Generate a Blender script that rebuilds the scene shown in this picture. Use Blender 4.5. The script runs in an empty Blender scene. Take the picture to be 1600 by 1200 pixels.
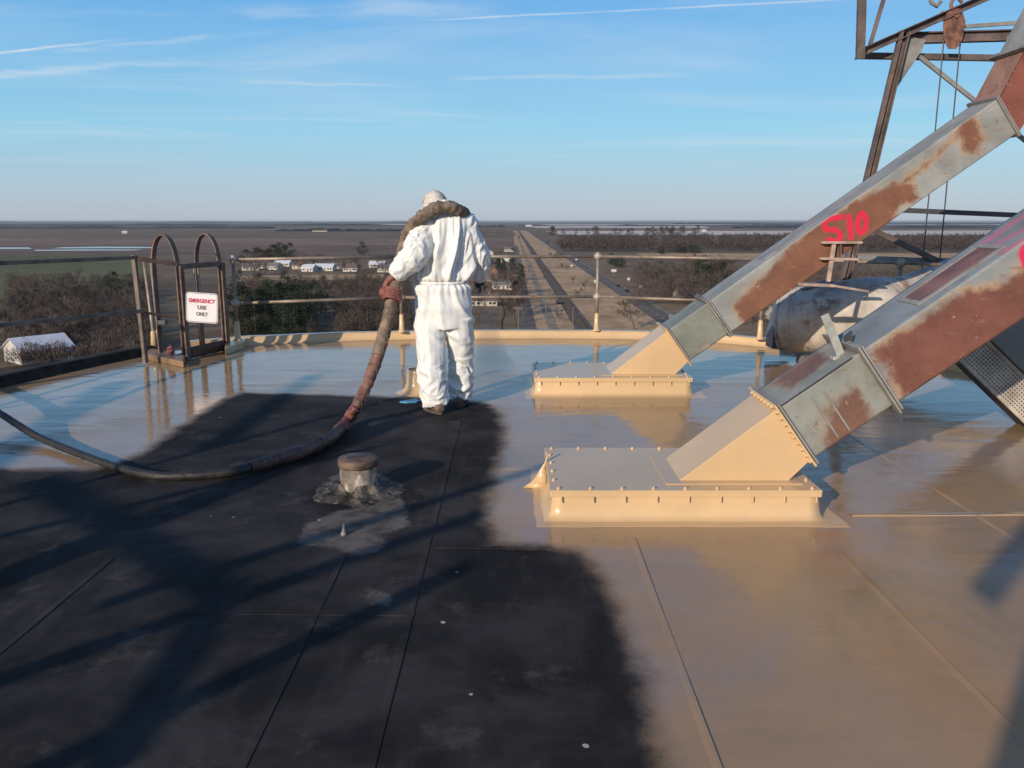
import bpy, bmesh, math, random
import numpy as np
from mathutils import Vector, Matrix, noise as mn
random.seed(7); rng = np.random.default_rng(7)
S = bpy.context.scene; COL = S.collection; D2R = math.radians
# ---------------------------------------------------------------- camera
CAM_H = 1.55; FPX = 1280.0; PITCH = math.atan(255/FPX)
cd = bpy.data.cameras.new('camera'); cam = bpy.data.objects.new('camera', cd); COL.objects.link(cam)
cam.location = (0, 0, CAM_H); cam.rotation_euler = (math.pi/2-PITCH, 0, 0)
cd.sensor_width = 36; cd.lens = 36*FPX/1600; cd.clip_start = .05; cd.clip_end = 80000
S.camera = cam
# ---------------------------------------------------------------- light
SUN_EL, SUN_AZ = 18.0, 213.0            # azimuth clockwise from +Y
SHADE_AZ = D2R(SUN_AZ-180)
sd = bpy.data.lights.new('sun', 'SUN'); sun = bpy.data.objects.new('sun', sd); COL.objects.link(sun)
sd.energy = 4.6; sd.angle = D2R(.5); sd.color = (1, .86, .68)
_d = Vector((math.sin(SHADE_AZ)*math.cos(D2R(SUN_EL)), math.cos(SHADE_AZ)*math.cos(D2R(SUN_EL)), -math.sin(D2R(SUN_EL))))
sun.rotation_euler = _d.to_track_quat('-Z', 'Y').to_euler()
S.view_settings.view_transform = 'Standard'; S.view_settings.look = 'None'
S.view_settings.exposure = 0.0; S.view_settings.gamma = 1; S.view_settings.use_curve_mapping = False

def rayv(x, y):
    u = (x-800)/FPX; v = (600-y)/FPX
    return Vector((u, math.cos(PITCH)+v*math.sin(PITCH), v*math.cos(PITCH)-math.sin(PITCH)))
def G(x, y, z=0.0):                      # measured photo point on a level plane
    r = rayv(x, y); t = (z-CAM_H)/r.z; return Vector((r.x*t, r.y*t, z))
def W(x, y, Y):                          # measured photo point on an upright plane
    r = rayv(x, y); t = Y/r.y; return Vector((r.x*t, Y, CAM_H+r.z*t))

class NT:
    def __init__(s, nt): s.nt = nt; s.N = nt.nodes; s.L = nt.links
    def n(s, t, **kw):
        a = s.N.new(t)
        for k, v in kw.items():
            if k.startswith('i_'):
                k = k[2:]; k = int(k) if k.isdigit() else k.replace('_', ' ')
                s.put(a.inputs[k], v)
            else: setattr(a, k, v)
        return a
    def put(s, inp, v):
        if isinstance(v, bpy.types.NodeSocket): s.L.new(v, inp)
        elif isinstance(v, bpy.types.Node): s.L.new(v.outputs[0], inp)
        else: inp.default_value = v
    def m(s, op, a, b=0.0, c=0.0, clamp=False):
        x = s.n('ShaderNodeMath', operation=op, use_clamp=clamp)
        s.put(x.inputs[0], a); s.put(x.inputs[1], b); s.put(x.inputs[2], c); return x.outputs[0]
    def ss(s, v, lo, hi, a=0.0, b=1.0):
        x = s.n('ShaderNodeMapRange', interpolation_type='SMOOTHSTEP')
        for i, q in enumerate((v, lo, hi, a, b)): s.put(x.inputs[i], q)
        return x.outputs[0]
    def mix(s, f, a, b, bt='MIX'):
        x = s.n('ShaderNodeMix', data_type='RGBA', blend_type=bt)
        s.put(x.inputs[0], f)
        for i, q in ((6, a), (7, b)):
            if isinstance(q, tuple): q = (*q, 1) if len(q) == 3 else q
            s.put(x.inputs[i], q)
        return x.outputs[2]
    def noise(s, co, scale, detail=4, rough=.55, dist=0.0):
        x = s.n('ShaderNodeTexNoise'); s.put(x.inputs['Vector'], co)
        x.inputs['Scale'].default_value = scale; x.inputs['Detail'].default_value = detail
        x.inputs['Roughness'].default_value = rough; x.inputs['Distortion'].default_value = dist
        return x.outputs['Fac']
    def map(s, co, sc=(1, 1, 1), rot=(0, 0, 0)):
        x = s.n('ShaderNodeMapping'); s.put(x.inputs[0], co); x.inputs['Scale'].default_value = sc
        x.inputs['Rotation'].default_value = rot; return x.outputs[0]
    def attr(s, name): return s.n('ShaderNodeAttribute', attribute_name=name).outputs['Fac']
    def bump(s, h, strength=.3, dist=.01, normal=None):
        x = s.n('ShaderNodeBump'); x.inputs['Strength'].default_value = strength
        x.inputs['Distance'].default_value = dist; s.put(x.inputs['Height'], h)
        if normal is not None: s.put(x.inputs['Normal'], normal)
        return x.outputs[0]

# ---------------------------------------------------------------- sky
w = bpy.data.worlds.new("World"); S.world = w; w.use_nodes = True
t = NT(w.node_tree); t.N.clear()
sky = t.n('ShaderNodeTexSky', sky_type='NISHITA', sun_disc=False, sun_elevation=D2R(SUN_EL), sun_rotation=D2R(SUN_AZ),
          altitude=50, air_density=1.0, dust_density=1.0, ozone_density=1.6)
tc = t.n('ShaderNodeTexCoord').outputs['Generated']
sp = t.n('ShaderNodeSeparateXYZ'); t.put(sp.inputs[0], tc)
dz = t.m('MAXIMUM', sp.outputs[2], .015)
px_ = t.m('DIVIDE', sp.outputs[0], dz); py_ = t.m('DIVIDE', sp.outputs[1], dz)
cv = t.n('ShaderNodeCombineXYZ'); t.put(cv.inputs[0], px_); t.put(cv.inputs[1], py_); t.put(cv.inputs[2], 0.0)
cv = cv.outputs[0]
n1 = t.noise(t.map(cv, (.30, .55, 1), (0, 0, .35)), 1.0, 6, .58, .7)
n2 = t.noise(t.map(cv, (.12, .35, 1), (0, 0, -.2)), .9, 3, .5, .3)
ci = t.m('MULTIPLY', t.ss(n1, .42, .74), t.ss(n2, .36, .62))
ci = t.m('MULTIPLY', ci, .55)
veil = t.m('MULTIPLY', t.ss(t.noise(t.map(cv, (.3, .5, 1)), .5, 4, .6, .3), .35, .8), .16)
ci = t.m('ADD', ci, veil)
def contrail(a, b, wd, amp):             # a straight vapour trail high in the sky
    A = rayv(*a); B = rayv(*b); A = Vector((A.x/A.z, A.y/A.z)); B = Vector((B.x/B.z, B.y/B.z))
    d = (B-A); L = d.length; d /= L
    ux = t.m('SUBTRACT', px_, A.x); uy = t.m('SUBTRACT', py_, A.y)
    al = t.m('ADD', t.m('MULTIPLY', ux, d.x), t.m('MULTIPLY', uy, d.y))
    ac = t.m('ADD', t.m('MULTIPLY', ux, -d.y), t.m('MULTIPLY', uy, d.x))
    ac = t.m('ADD', ac, t.m('MULTIPLY', t.m('SUBTRACT', t.noise(cv, 2.5, 3), .5), wd*2.2))
    m_ = t.ss(t.m('ABSOLUTE', ac), wd, 0.0)
    e = t.m('MULTIPLY', t.ss(al, -L*.1, L*.1), t.ss(al, L*1.15, L*.7))
    return t.m('MULTIPLY', t.m('MULTIPLY', m_, e), t.m('MULTIPLY', amp, t.ss(t.noise(cv, 3, 4), .2, .6)))
for a in (((700, 30), (1420, -6), .03, .55), ((-160, 100), (170, 64), .045, .75), ((100, 80), (420, 50), .09, .28), ((-140, 128), (300, 96), .20, .42), ((380, 128), (640, 134), .12, .28), ((720, 122), (1080, 118), .16, .30), ((380, 20), (760, 8), .22, .22)):
    ci = t.m('ADD', ci, contrail(*a))
ci = t.m('MINIMUM', t.m('MULTIPLY', ci, t.ss(sp.outputs[2], .02, .12)), .85)
hs = t.n('ShaderNodeHueSaturation'); t.put(hs.inputs['Color'], sky); hs.inputs['Saturation'].default_value = 1.0
cr = t.n('ShaderNodeValToRGB'); t.put(cr.inputs[0], sp.outputs[2])     # clear winter sky: pale rim, cyan, then deep blue overhead
for k, (po, c_) in enumerate(((0.0, (.52, .575, .68)), (.035, (.45, .61, .75)), (.10, (.30, .66, .90)), (.235, (.135, .46, .90)), (.45, (.05, .21, .55)), (1.0, (.022, .095, .30)))):
    e_ = cr.color_ramp.elements[k] if k < 2 else cr.color_ramp.elements.new(po)
    e_.position = po; e_.color = (*c_, 1)
g10 = t.mix(1.0, cr.outputs[0], (9.8, 9.8, 9.8), 'MULTIPLY')
skyc = t.mix(.82, hs.outputs[0], g10)
cl = t.mix(ci, skyc, (6.6, 7.5, 8.3))
bg = t.n('ShaderNodeBackground'); t.put(bg.inputs[0], cl); bg.inputs[1].default_value = .10
wo = t.n('ShaderNodeOutputWorld'); t.L.new(bg.outputs[0], wo.inputs[0])

# ---------------------------------------------------------------- object helpers
def link(o, parent=None):
    COL.objects.link(o)
    if parent: o.parent = parent
    return o
def tag(o, label=None, cat=None, group=None, kind=None):
    if label: o['label'] = label
    if cat: o['category'] = cat
    if group: o['group'] = group
    if kind: o['kind'] = kind
    return o
def empty(name, loc, rz=0.0, **kw):
    o = bpy.data.objects.new(name, None); o.location = loc; o.rotation_euler = (0, 0, rz); o.empty_display_size = .2
    link(o); return tag(o, **kw)
def rootloc(o):
    v = Vector((0, 0, 0))
    while o is not None: v += o.location; o = o.parent
    return v
class MB:
    def __init__(s): s.v = []; s.f = []
    def add(s, vs, fs):
        b = len(s.v); s.v += [tuple(p) for p in vs]; s.f += [tuple(b+i for i in f) for f in fs]; return s
    def box(s, c, d, M=None):
        c = Vector(c); h = [x/2 for x in d]
        vs = [Vector((a*h[0], b*h[1], e*h[2])) for a in (-1, 1) for b in (-1, 1) for e in (-1, 1)]
        if M is not None: vs = [M @ p for p in vs]
        return s.add([c+p for p in vs], [(0, 1, 3, 2), (4, 6, 7, 5), (0, 4, 5, 1), (2, 3, 7, 6), (0, 2, 6, 4), (1, 5, 7, 3)])
    def bar(s, a, b, wd, ht, up=(0, 0, 1)):      # box along a-b; wd sideways, ht along 'up'
        a = Vector(a); b = Vector(b); d = (b-a); L = d.length; d.normalize(); up = Vector(up)
        if abs(d.dot(up)) > .98: up = Vector((0, 1, 0))
        sx = d.cross(up).normalized(); uz = sx.cross(d).normalized()
        M = Matrix((d, sx, uz)).transposed()
        return s.box((a+b)/2, (L, wd, ht), M)
    def angle(s, a, b, w1, w2, th, up=(0, 0, 1)): # L-section
        a = Vector(a); b = Vector(b); d = (b-a).normalized(); up = Vector(up)
        sx = d.cross(up).normalized(); uz = sx.cross(d).normalized()
        s.bar(a+sx*(w1/2), b+sx*(w1/2), w1, th, up)
        return s.bar(a+uz*(w2/2+th/2), b+uz*(w2/2+th/2), th, w2, up)
    def ibeam(s, a, b, wd, ht, th, up=(0, 0, 1)):
        a = Vector(a); b = Vector(b); d = (b-a).normalized(); sx = d.cross(Vector(up)).normalized(); uz = sx.cross(d)
        for k in (-1, 1): s.bar(a+uz*k*(ht/2-th/2), b+uz*k*(ht/2-th/2), wd, th, up)
        return s.bar(a, b, th*.8, ht-2*th, up)
    def tube(s, path, rad, n=10, cap=True, flat=None, twist=0):
        path = [Vector(p) for p in path]; m = len(path)
        if not hasattr(rad, '__len__'): rad = [rad]*m
        b = len(s.v); prev = None
        for i, p in enumerate(path):
            d = (path[min(i+1, m-1)]-path[max(i-1, 0)]).normalized()
            if prev is None:
                u = d.cross(Vector((0, 0, 1)) if abs(d.z) < .9 else Vector((1, 0, 0))).normalized()
            else: u = (prev-d*prev.dot(d)).normalized()
            prev = u; v = d.cross(u)
            r = rad[i]; ra, rb = (r if hasattr(r, '__len__') else (r, r))
            for k in range(n):
                an = 2*math.pi*k/n+twist
                s.v.append(tuple(p+u*math.cos(an)*ra+v*math.sin(an)*rb))
        for i in range(m-1):
            for k in range(n):
                k2 = (k+1) % n
                s.f.append((b+i*n+k, b+i*n+k2, b+(i+1)*n+k2, b+(i+1)*n+k))
        if cap:
            s.f.append(tuple(b+k for k in reversed(range(n)))); s.f.append(tuple(b+(m-1)*n+k for k in range(n)))
        return s
    def prism(s, pts, off):                       # planar polygon pushed by off
        n = len(pts); off = Vector(off); a = [Vector(p) for p in pts]
        return s.add(a+[p+off for p in a], [tuple(range(n)), tuple(reversed(range(n, 2*n)))]+[(i, i+n, (i+1) % n+n, (i+1) % n) for i in range(n)])
    def ell(s, c, r, n=12, m=8, M=None):
        c = Vector(c); vs = []; fs = []
        for j in range(1, m):
            th = math.pi*j/m
            for k in range(n):
                ph = 2*math.pi*k/n
                p = Vector((math.sin(th)*math.cos(ph)*r[0], math.sin(th)*math.sin(ph)*r[1], math.cos(th)*r[2]))
                vs.append(c+(M @ p if M is not None else p))
        up = Vector((0, 0, r[2])); 
        if M is not None: up = M @ up
        vs += [c+up, c-up]; T = len(vs)-2; B = T+1
        for j in range(m-2):
            for k in range(n): fs.append((j*n+k, (j+1)*n+k, (j+1)*n+(k+1) % n, j*n+(k+1) % n))
        for k in range(n):
            fs.append((T, k, (k+1) % n)); fs.append((B, (m-2)*n+(k+1) % n, (m-2)*n+k))
        return s.add(vs, fs)
    def mesh(s, name, mat, off=(0, 0, 0), smooth=False):
        me = bpy.data.meshes.new(name); o = Vector(off)
        me.from_pydata([tuple(Vector(p)-o) for p in s.v], [], s.f)
        if mat: me.materials.append(mat)
        me.validate(); me.update()
        bm = bmesh.new(); bm.from_mesh(me); bmesh.ops.recalc_face_normals(bm, faces=bm.faces); bm.to_mesh(me); bm.free()
        if smooth: me.polygons.foreach_set('use_smooth', [True]*len(me.polygons))
        return me
    def build(s, name, mat, parent=None, at=None, bevel=0, smooth=False, seg=2, **kw):
        base = rootloc(parent) if parent else Vector(at if at is not None else (0, 0, 0))
        o = bpy.data.objects.new(name, s.mesh(name, mat, base, smooth))
        if not parent: o.location = base
        link(o, parent)
        if bevel:
            m = o.modifiers.new('bevel', 'BEVEL'); m.width = bevel; m.segments = seg; m.limit_method = 'ANGLE'; m.angle_limit = D2R(35)
            m.harden_normals = False
        return tag(o, **kw)
def catmull(P, n=8):
    P = [Vector(p) for p in P]; out = []
    for i in range(len(P)-1):
        a, b, c, d = P[max(i-1, 0)], P[i], P[i+1], P[min(i+2, len(P)-1)]
        for k in range(n):
            u = k/n
            out.append(.5*((2*b)+(c-a)*u+(2*a-5*b+4*c-d)*u*u+(3*b-a-3*c+d)*u**3))
    return out+[P[-1]]
def lerps(xs, ys, n):
    return list(np.interp(np.linspace(0, 1, n), xs, ys))
def copy_tree(o, parent=None):
    c = o.copy(); COL.objects.link(c); c.parent = parent
    for ch in list(o.children): copy_tree(ch, c)
    return c
# signed distances (numpy) used for paint edges, rust patches and hand-sprayed strokes
def seg_dist(P, A, B):
    d = B-A; L = (d*d).sum()+1e-12
    tt = np.clip(((P-A) @ d)/L, 0, 1); return np.sqrt((((P-A)-tt[:, None]*d)**2).sum(1))
def poly_sdf(P, poly):                   # positive inside
    poly = np.asarray(poly, float); n = len(poly); dm = np.full(len(P), 1e9); ins = np.zeros(len(P), bool)
    for i in range(n):
        A = poly[i]; B = poly[(i+1) % n]; dm = np.minimum(dm, seg_dist(P, A, B))
        c = (A[1] > P[:, 1]) != (B[1] > P[:, 1])
        with np.errstate(divide='ignore', invalid='ignore'):
            xi = (B[0]-A[0])*(P[:, 1]-A[1])/(B[1]-A[1])+A[0]
        ins ^= c & (P[:, 0] < xi)
    return np.where(ins, dm, -dm)
def stroke_sdf(P, lines, r):
    lines = [[tuple(v)[:2] for v in catmull([(*q, 0) for q in l], 4)] for l in lines]
    dm = np.full(len(P), 1e9)
    for l in lines:
        l = np.asarray(l, float)
        for i in range(len(l)-1): dm = np.minimum(dm, seg_dist(P, l[i], l[i+1]))
    return r-dm
def set_attr(me, name, vals):
    a = me.attributes.new(name, 'FLOAT', 'POINT'); a.data.foreach_set('value', np.asarray(vals, np.float32))

# ---------------------------------------------------------------- materials
MATS = {}
def mat(name, base=(.5, .5, .5), rough=.6, metal=0.0, var=.12, scale=4.0, bump=.15, bs=40.0, spec=.5, coord='Object', stain=None, bd=.004):
    if name in MATS: return MATS[name]
    m = bpy.data.materials.new(name); m.use_nodes = True; q = NT(m.node_tree)
    b = q.N['Principled BSDF']; co = q.n('ShaderNodeTexCoord').outputs[coord]
    n = q.noise(co, scale, 6, .65); k = tuple(max(0, c*(1-var*2.2)) for c in base)
    k2 = tuple(min(1, c*(1+var)) for c in base)
    c = q.mix(q.ss(n, .3, .7), k, k2)
    if stain:
        c = q.mix(q.ss(q.noise(co, stain[1], 7, .7, .4), stain[2], stain[2]+.12), c, stain[0])
    q.put(b.inputs['Base Color'], c); q.put(b.inputs['Roughness'], q.m('ADD', rough-.08, q.m('MULTIPLY', n, .16)))
    b.inputs['Metallic'].default_value = metal; b.inputs['Specular IOR Level'].default_value = spec
    if bump: q.put(b.inputs['Normal'], q.bump(q.noise(co, bs, 5, .6), bump, bd))
    MATS[name] = m; return m
PAINT = (.60, .41, .225)
def paint_nodes(q, co, deck=False):
    big = q.noise(co, 1.1, 4, .6); mid = q.noise(q.map(co, (1, 2.2, 1)), 3.2, 5, .6, .6); fine = q.noise(co, 60, 3, .6)
    c = q.mix(q.ss(big, .3, .72), tuple(x*.88 for x in PAINT), tuple(min(1, x*1.05) for x in PAINT))
    c = q.mix(q.m('MULTIPLY', q.ss(mid, .52, .74), .45), c, (.50, .36, .23))
    if deck:
        bl = q.noise(q.map(co, (1, .55, 1), (0, 0, .3)), .8, 5, .65, .8); c = q.mix(q.m('MULTIPLY', q.ss(bl, .50, .64), .6), c, (.46, .40, .37)); c = q.mix(q.m('MULTIPLY', q.ss(bl, .47, .34), .65), c, (.40, .30, .16))
    if deck: c = q.mix(1.0, c, (.65, .60, .60), 'MULTIPLY')
    return c, big, mid, fine
def m_paint():
    if 'wet tan coating' in MATS: return MATS['wet tan coating']
    m = bpy.data.materials.new('wet tan coating'); m.use_nodes = True; q = NT(m.node_tree); b = q.N['Principled BSDF']
    g = q.n('ShaderNodeNewGeometry').outputs['Position']
    c, big, mid, fine = paint_nodes(q, g)
    q.put(b.inputs['Base Color'], c); q.put(b.inputs['Roughness'], q.m('ADD', .16, q.m('MULTIPLY', big, .16)))
    nb = q.bump(q.noise(q.map(g, (1, 1, 1)), 7, 4, .6), .35, .01)
    q.put(b.inputs['Normal'], q.bump(fine, .12, .003, nb))
    MATS['wet tan coating'] = m; return m
def m_roof():
    if 'roof' in MATS: return MATS['roof']
    m = bpy.data.materials.new('roof membrane and coating'); m.use_nodes = True; q = NT(m.node_tree); b = q.N['Principled BSDF']
    g = q.n('ShaderNodeNewGeometry').outputs['Position']
    c, big, mid, fine = paint_nodes(q, g, True)
    s_ = q.attr('paint'); pt = q.attr('patch')
    sp_ = q.n('ShaderNodeSeparateXYZ'); q.put(sp_.inputs[0], g)
    edge = q.m('ADD', s_, q.m('MULTIPLY', q.m('SUBTRACT', q.noise(g, 5, 4, .6), .5), .16))
    edge = q.m('ADD', edge, q.m('MULTIPLY', q.m('SUBTRACT', q.noise(g, 110, 2, .7), .5), .05))
    f = q.ss(edge, -.075, .09)
    # black membrane
    st = q.noise(q.map(g, (9, 1.1, 1)), 1.5, 6, .7); cl_ = q.noise(g, 1.6, 6, .65, .4)
    bk = q.mix(q.ss(cl_, .35, .72), (.018, .0165, .0165), (.054, .049, .049))
    bk = q.mix(q.m('MULTIPLY', q.ss(st, .5, .8), .5), bk, (.060, .055, .053))
    bk = q.mix(q.m('MULTIPLY', q.ss(q.noise(g, 3.0, 6, .7), .56, .70), .5), bk, (.095, .085, .08))
    pf = q.ss(q.m('ADD', pt, q.m('MULTIPLY', q.m('SUBTRACT', q.noise(g, 8, 5, .7), .5), .16)), -.01, .03)
    bk = q.mix(q.m('MULTIPLY', pf, q.ss(q.noise(g, 11, 6, .7), .30, .62, .25, .95)), bk, (.15, .13, .115))
    sc_ = q.n('ShaderNodeTexNoise', noise_type='RIDGED_MULTIFRACTAL'); q.put(sc_.inputs['Vector'], q.map(g, (1, 3.2, 1), (0, 0, .15))); sc_.inputs['Scale'].default_value = 2.3; sc_.inputs['Detail'].default_value = 7; sc_.inputs['Distortion'].default_value = .8
    bk = q.mix(q.m('MULTIPLY', q.ss(sc_.outputs['Fac'], .62, .95), q.m('MULTIPLY', q.ss(cl_, .42, .62), .5)), bk, (.13, .12, .112))
    vo = q.n('ShaderNodeTexVoronoi', feature='F1'); q.put(vo.inputs['Vector'], g); vo.inputs['Scale'].default_value = 5
    vr = q.n('ShaderNodeTexWhiteNoise'); q.put(vr.inputs[0], vo.outputs['Position'])
    fl = q.m('MULTIPLY', q.m('LESS_THAN', q.m('ADD', vo.outputs['Distance'], q.m('MULTIPLY', fine, .05)), .078), q.m('GREATER_THAN', vr.outputs['Value'], .78))
    bk = q.mix(fl, bk, (.40, .37, .33))
    q.put(b.inputs['Base Color'], q.mix(f, bk, c))
    # wetness: fresh coating far out, drying nearer the camera
    wet = q.ss(sp_.outputs[1], 3.0, 5.6)
    rp = q.m('ADD', q.m('SUBTRACT', .14, q.m('MULTIPLY', wet, .09)), q.m('MULTIPLY', q.ss(mid, .35, .75), .13))
    rb = q.m('ADD', .55, q.m('MULTIPLY', cl_, .3))
    mxr = q.n('ShaderNodeMix', data_type='FLOAT'); q.put(mxr.inputs[0], f); q.put(mxr.inputs[2], rb); q.put(mxr.inputs[3], rp)
    q.put(b.inputs['Roughness'], mxr.outputs[0])
    b.inputs['IOR'].default_value = 1.45
    spx = q.n('ShaderNodeMix', data_type='FLOAT'); q.put(spx.inputs[0], f); spx.inputs[2].default_value = .05; spx.inputs[3].default_value = .42; q.put(b.inputs['Specular IOR Level'], spx.outputs[0])
    rip = q.noise(q.map(g, (.55, 1.6, 1)), 2.1, 3, .5, .5)
    n1 = q.bump(rip, .22, .030)
    n2 = q.bump(q.noise(q.map(g, (1, 2.4, 1)), 9, 4, .6), .12, .005, n1)
    n3 = q.bump(fine, .06, .002, n2)
    q.put(b.inputs['Normal'], n3)
    MATS['roof'] = m; return m
def m_rust(name, gray=(.30, .33, .33), rust=(.26, .105, .055), ochre=(.42, .27, .14), mark=(.58, .015, .07), rough=.55):
    if name in MATS: return MATS[name]
    m = bpy.data.materials.new(name); m.use_nodes = True; q = NT(m.node_tree); b = q.N['Principled BSDF']
    g = q.n('ShaderNodeNewGeometry').outputs['Position']
    n = q.noise(g, 2.2, 7, .68, .3); nf = q.noise(g, 22, 5, .65); streak = q.noise(q.map(g, (3, 3, 18), (0, D2R(36), 0)), 1.0, 5, .6)
    c = q.mix(q.ss(n, .32, .68), tuple(x*.72 for x in gray), tuple(x*1.14 for x in gray))
    c = q.mix(q.m('MULTIPLY', q.ss(streak, .5, .75), .35), c, (.30, .26, .22))
    c = q.mix(q.m('MULTIPLY', q.ss(nf, .60, .70), .6), c, (.22, .13, .09))
    r_ = q.attr('rust')
    e = q.m('ADD', r_, q.m('MULTIPLY', q.m('SUBTRACT', q.noise(g, 7, 7, .75), .5), .22))
    c = q.mix(q.m('MULTIPLY', q.ss(e, -.05, -.005), q.ss(q.noise(g, 4, 4, .6), .38, .62, .15, .8)), c, ochre)
    st2 = q.noise(q.map(g, (5, 5, 26), (0, D2R(36), 0)), 1.0, 6, .7, .4)
    c = q.mix(q.m('MULTIPLY', q.ss(st2, .56, .70), q.ss(r_, -.55, -.02, .12, .75)), c, tuple(x*1.15 for x in rust))
    c = q.mix(q.m('MULTIPLY', q.ss(q.noise(g, 14, 7, .8), .60, .66), .75), c, tuple(x*.95 for x in rust))
    rc = q.mix(q.ss(q.noise(g, 5, 7, .7), .3, .7), tuple(x*.78 for x in rust), tuple(x*1.18 for x in rust))
    rc = q.mix(q.m('MULTIPLY', q.ss(q.noise(g, 26, 3, .6), .69, .73), .7), rc, (.42, .33, .25))
    rc = q.mix(q.m('MULTIPLY', q.ss(q.noise(g, 11, 7, .8), .56, .70), .6), rc, tuple(x*.5 for x in rust))
    rc = q.mix(q.m('MULTIPLY', q.ss(st2, .60, .74), .55), rc, ochre)
    c = q.mix(q.ss(e, -.022, .045), c, rc)
    mk = q.attr('mark'); me_ = q.m('ADD', mk, q.m('MULTIPLY', q.m('SUBTRACT', q.noise(g, 45, 3, .6), .5), .012))
    c = q.mix(q.m('MULTIPLY', q.ss(me_, -.011, .009), q.ss(q.noise(g, 30, 5, .7), .28, .5, .72, 1.0)), c, mark)
    mk = q.attr('mark_faint'); c = q.mix(q.m('MULTIPLY', q.ss(q.m('ADD', mk, q.m('MULTIPLY', q.m('SUBTRACT', q.noise(g, 16, 4, .7), .5), .07)), -.01, .02), .6), c, (.50, .12, .19))
    q.put(b.inputs['Base Color'], c); q.put(b.inputs['Roughness'], q.m('ADD', rough-.1, q.m('MULTIPLY', nf, .3)))
    nb = q.bump(q.noise(g, 1.7, 2, .5), .25, .03)
    q.put(b.inputs['Normal'], q.bump(nf, .25, .004, nb))
    MATS[name] = m; return m
M_STEEL = mat('weathered brown steel', (.135, .10, .092), .6, .0, .25, 3, .3, 60, stain=((.24, .10, .05), 6, .60))
M_STEEL2 = mat('weathered grey steel', (.25, .235, .225), .55, .0, .18, 3, .2, 60, stain=((.22, .12, .08), 7, .60))
M_RAIL = mat('galvanised rail', (.30, .24, .19), .5, .3, .2, 5, .2, 70, stain=((.25, .14, .08), 9, .55))
M_DARK = mat('dark steel', (.06, .055, .06), .5, .0, .2, 3, .2, 50)
M_CONC = mat('silo concrete', (.33, .31, .28), .85, 0, .15, .6, .3, 12)
M_BOLT = mat('bolt steel', (.45, .42, .38), .35, .6, .1, 30, .1, 90)
M_PAINT = m_paint(); M_ROOF = m_roof()

# ================================================================ ROOF
outline = [(-5.45, -9), (-5.5, -4), (-5.5, 0), (-5.45, 3), (-5.25, 5.5), (-4.95, 7.5), (-4.62, 8.75), (-4.25, 9.65), (-3.45, 10.35), (-2.2, 10.78), (-.6, 10.98), (1.1, 10.98), (2.4, 10.72), (3.45, 10.05), (4.5, 8.95), (5.2, 7.4), (5.6, 5.4), (5.75, 3), (5.8, 0), (5.75, -4), (5.6, -9), (3.5, -11.2), (0, -12), (-3.5, -11.2)]
OUT = [Vector((p.x, p.y, 0)) for p in catmull([(x, y, 0) for x, y in outline]+[(*outline[0], 0)], 24)][:-1]
NO = len(OUT); CEN = Vector((0, 4.6, 0))
def roof_attrs(me, loc=Vector((0, 0, 0))):
    P = np.empty(len(me.vertices)*3, np.float32); me.vertices.foreach_get('co', P); P = P.reshape(-1, 3)[:, :2].astype(float)+np.array([loc.x, loc.y])
    bare = [G(*q)[:2] for q in ((0, 733), (150, 733), (215, 712), (300, 655), (350, 625), (380, 614), (500, 617), (640, 621), (720, 624), (765, 632), (785, 650), (790, 690), (773, 740), (763, 800), (768, 848), (850, 853), (905, 862), (938, 895), (965, 950), (990, 1010), (1010, 1080), (1026, 1150), (1030, 1200))]
    bare += [(.30, -.5), (-.2, -6), (-5, -8), (-9, -8), (-9, 4.9)]
    set_attr(me, 'paint', -poly_sdf(P, bare))
    p1 = [G(*q)[:2] for q in ((455, 848), (478, 818), (520, 800), (570, 790), (625, 775), (640, 795), (640, 825), (600, 835), (604, 862), (560, 872), (530, 858))]
    p2 = [G(*q)[:2] for q in ((560, 925), (595, 918), (630, 935), (610, 950), (570, 948))]
    p3 = [G(*q)[:2] for q in ((500, 760), (530, 735), (600, 740), (630, 765), (610, 785), (540, 790))]
    set_attr(me, 'patch', np.maximum.reduce([poly_sdf(P, p1), poly_sdf(P, p2)-.01, poly_sdf(P, p3)]))
NR = 150; vs = []; fs = []
for j in range(NR+1):
    f_ = (j/NR)**.9
    vs += [tuple(CEN.lerp(p, f_)) for p in OUT]
for j in range(NR):
    for k in range(NO):
        k2 = (k+1) % NO
        fs.append((j*NO+k, j*NO+k2, (j+1)*NO+k2, (j+1)*NO+k) if j else (0, (j+1)*NO+k2, (j+1)*NO+k))
me = bpy.data.meshes.new('roof_deck'); me.from_pydata(vs, [], fs); me.materials.append(M_ROOF)
me.polygons.foreach_set('use_smooth', [True]*len(me.polygons)); me.update()
bm = bmesh.new(); bm.from_mesh(me); bmesh.ops.recalc_face_normals(bm, faces=bm.faces)
if bm.faces[NO*5].normal.z < 0: bmesh.ops.reverse_faces(bm, faces=bm.faces)
bm.to_mesh(me); bm.free()
roof_attrs(me)
roof = link(bpy.data.objects.new('roof_deck', me)); tag(roof, 'flat silo roof, half black bare membrane and half wet tan coating', kind='structure')
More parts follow.
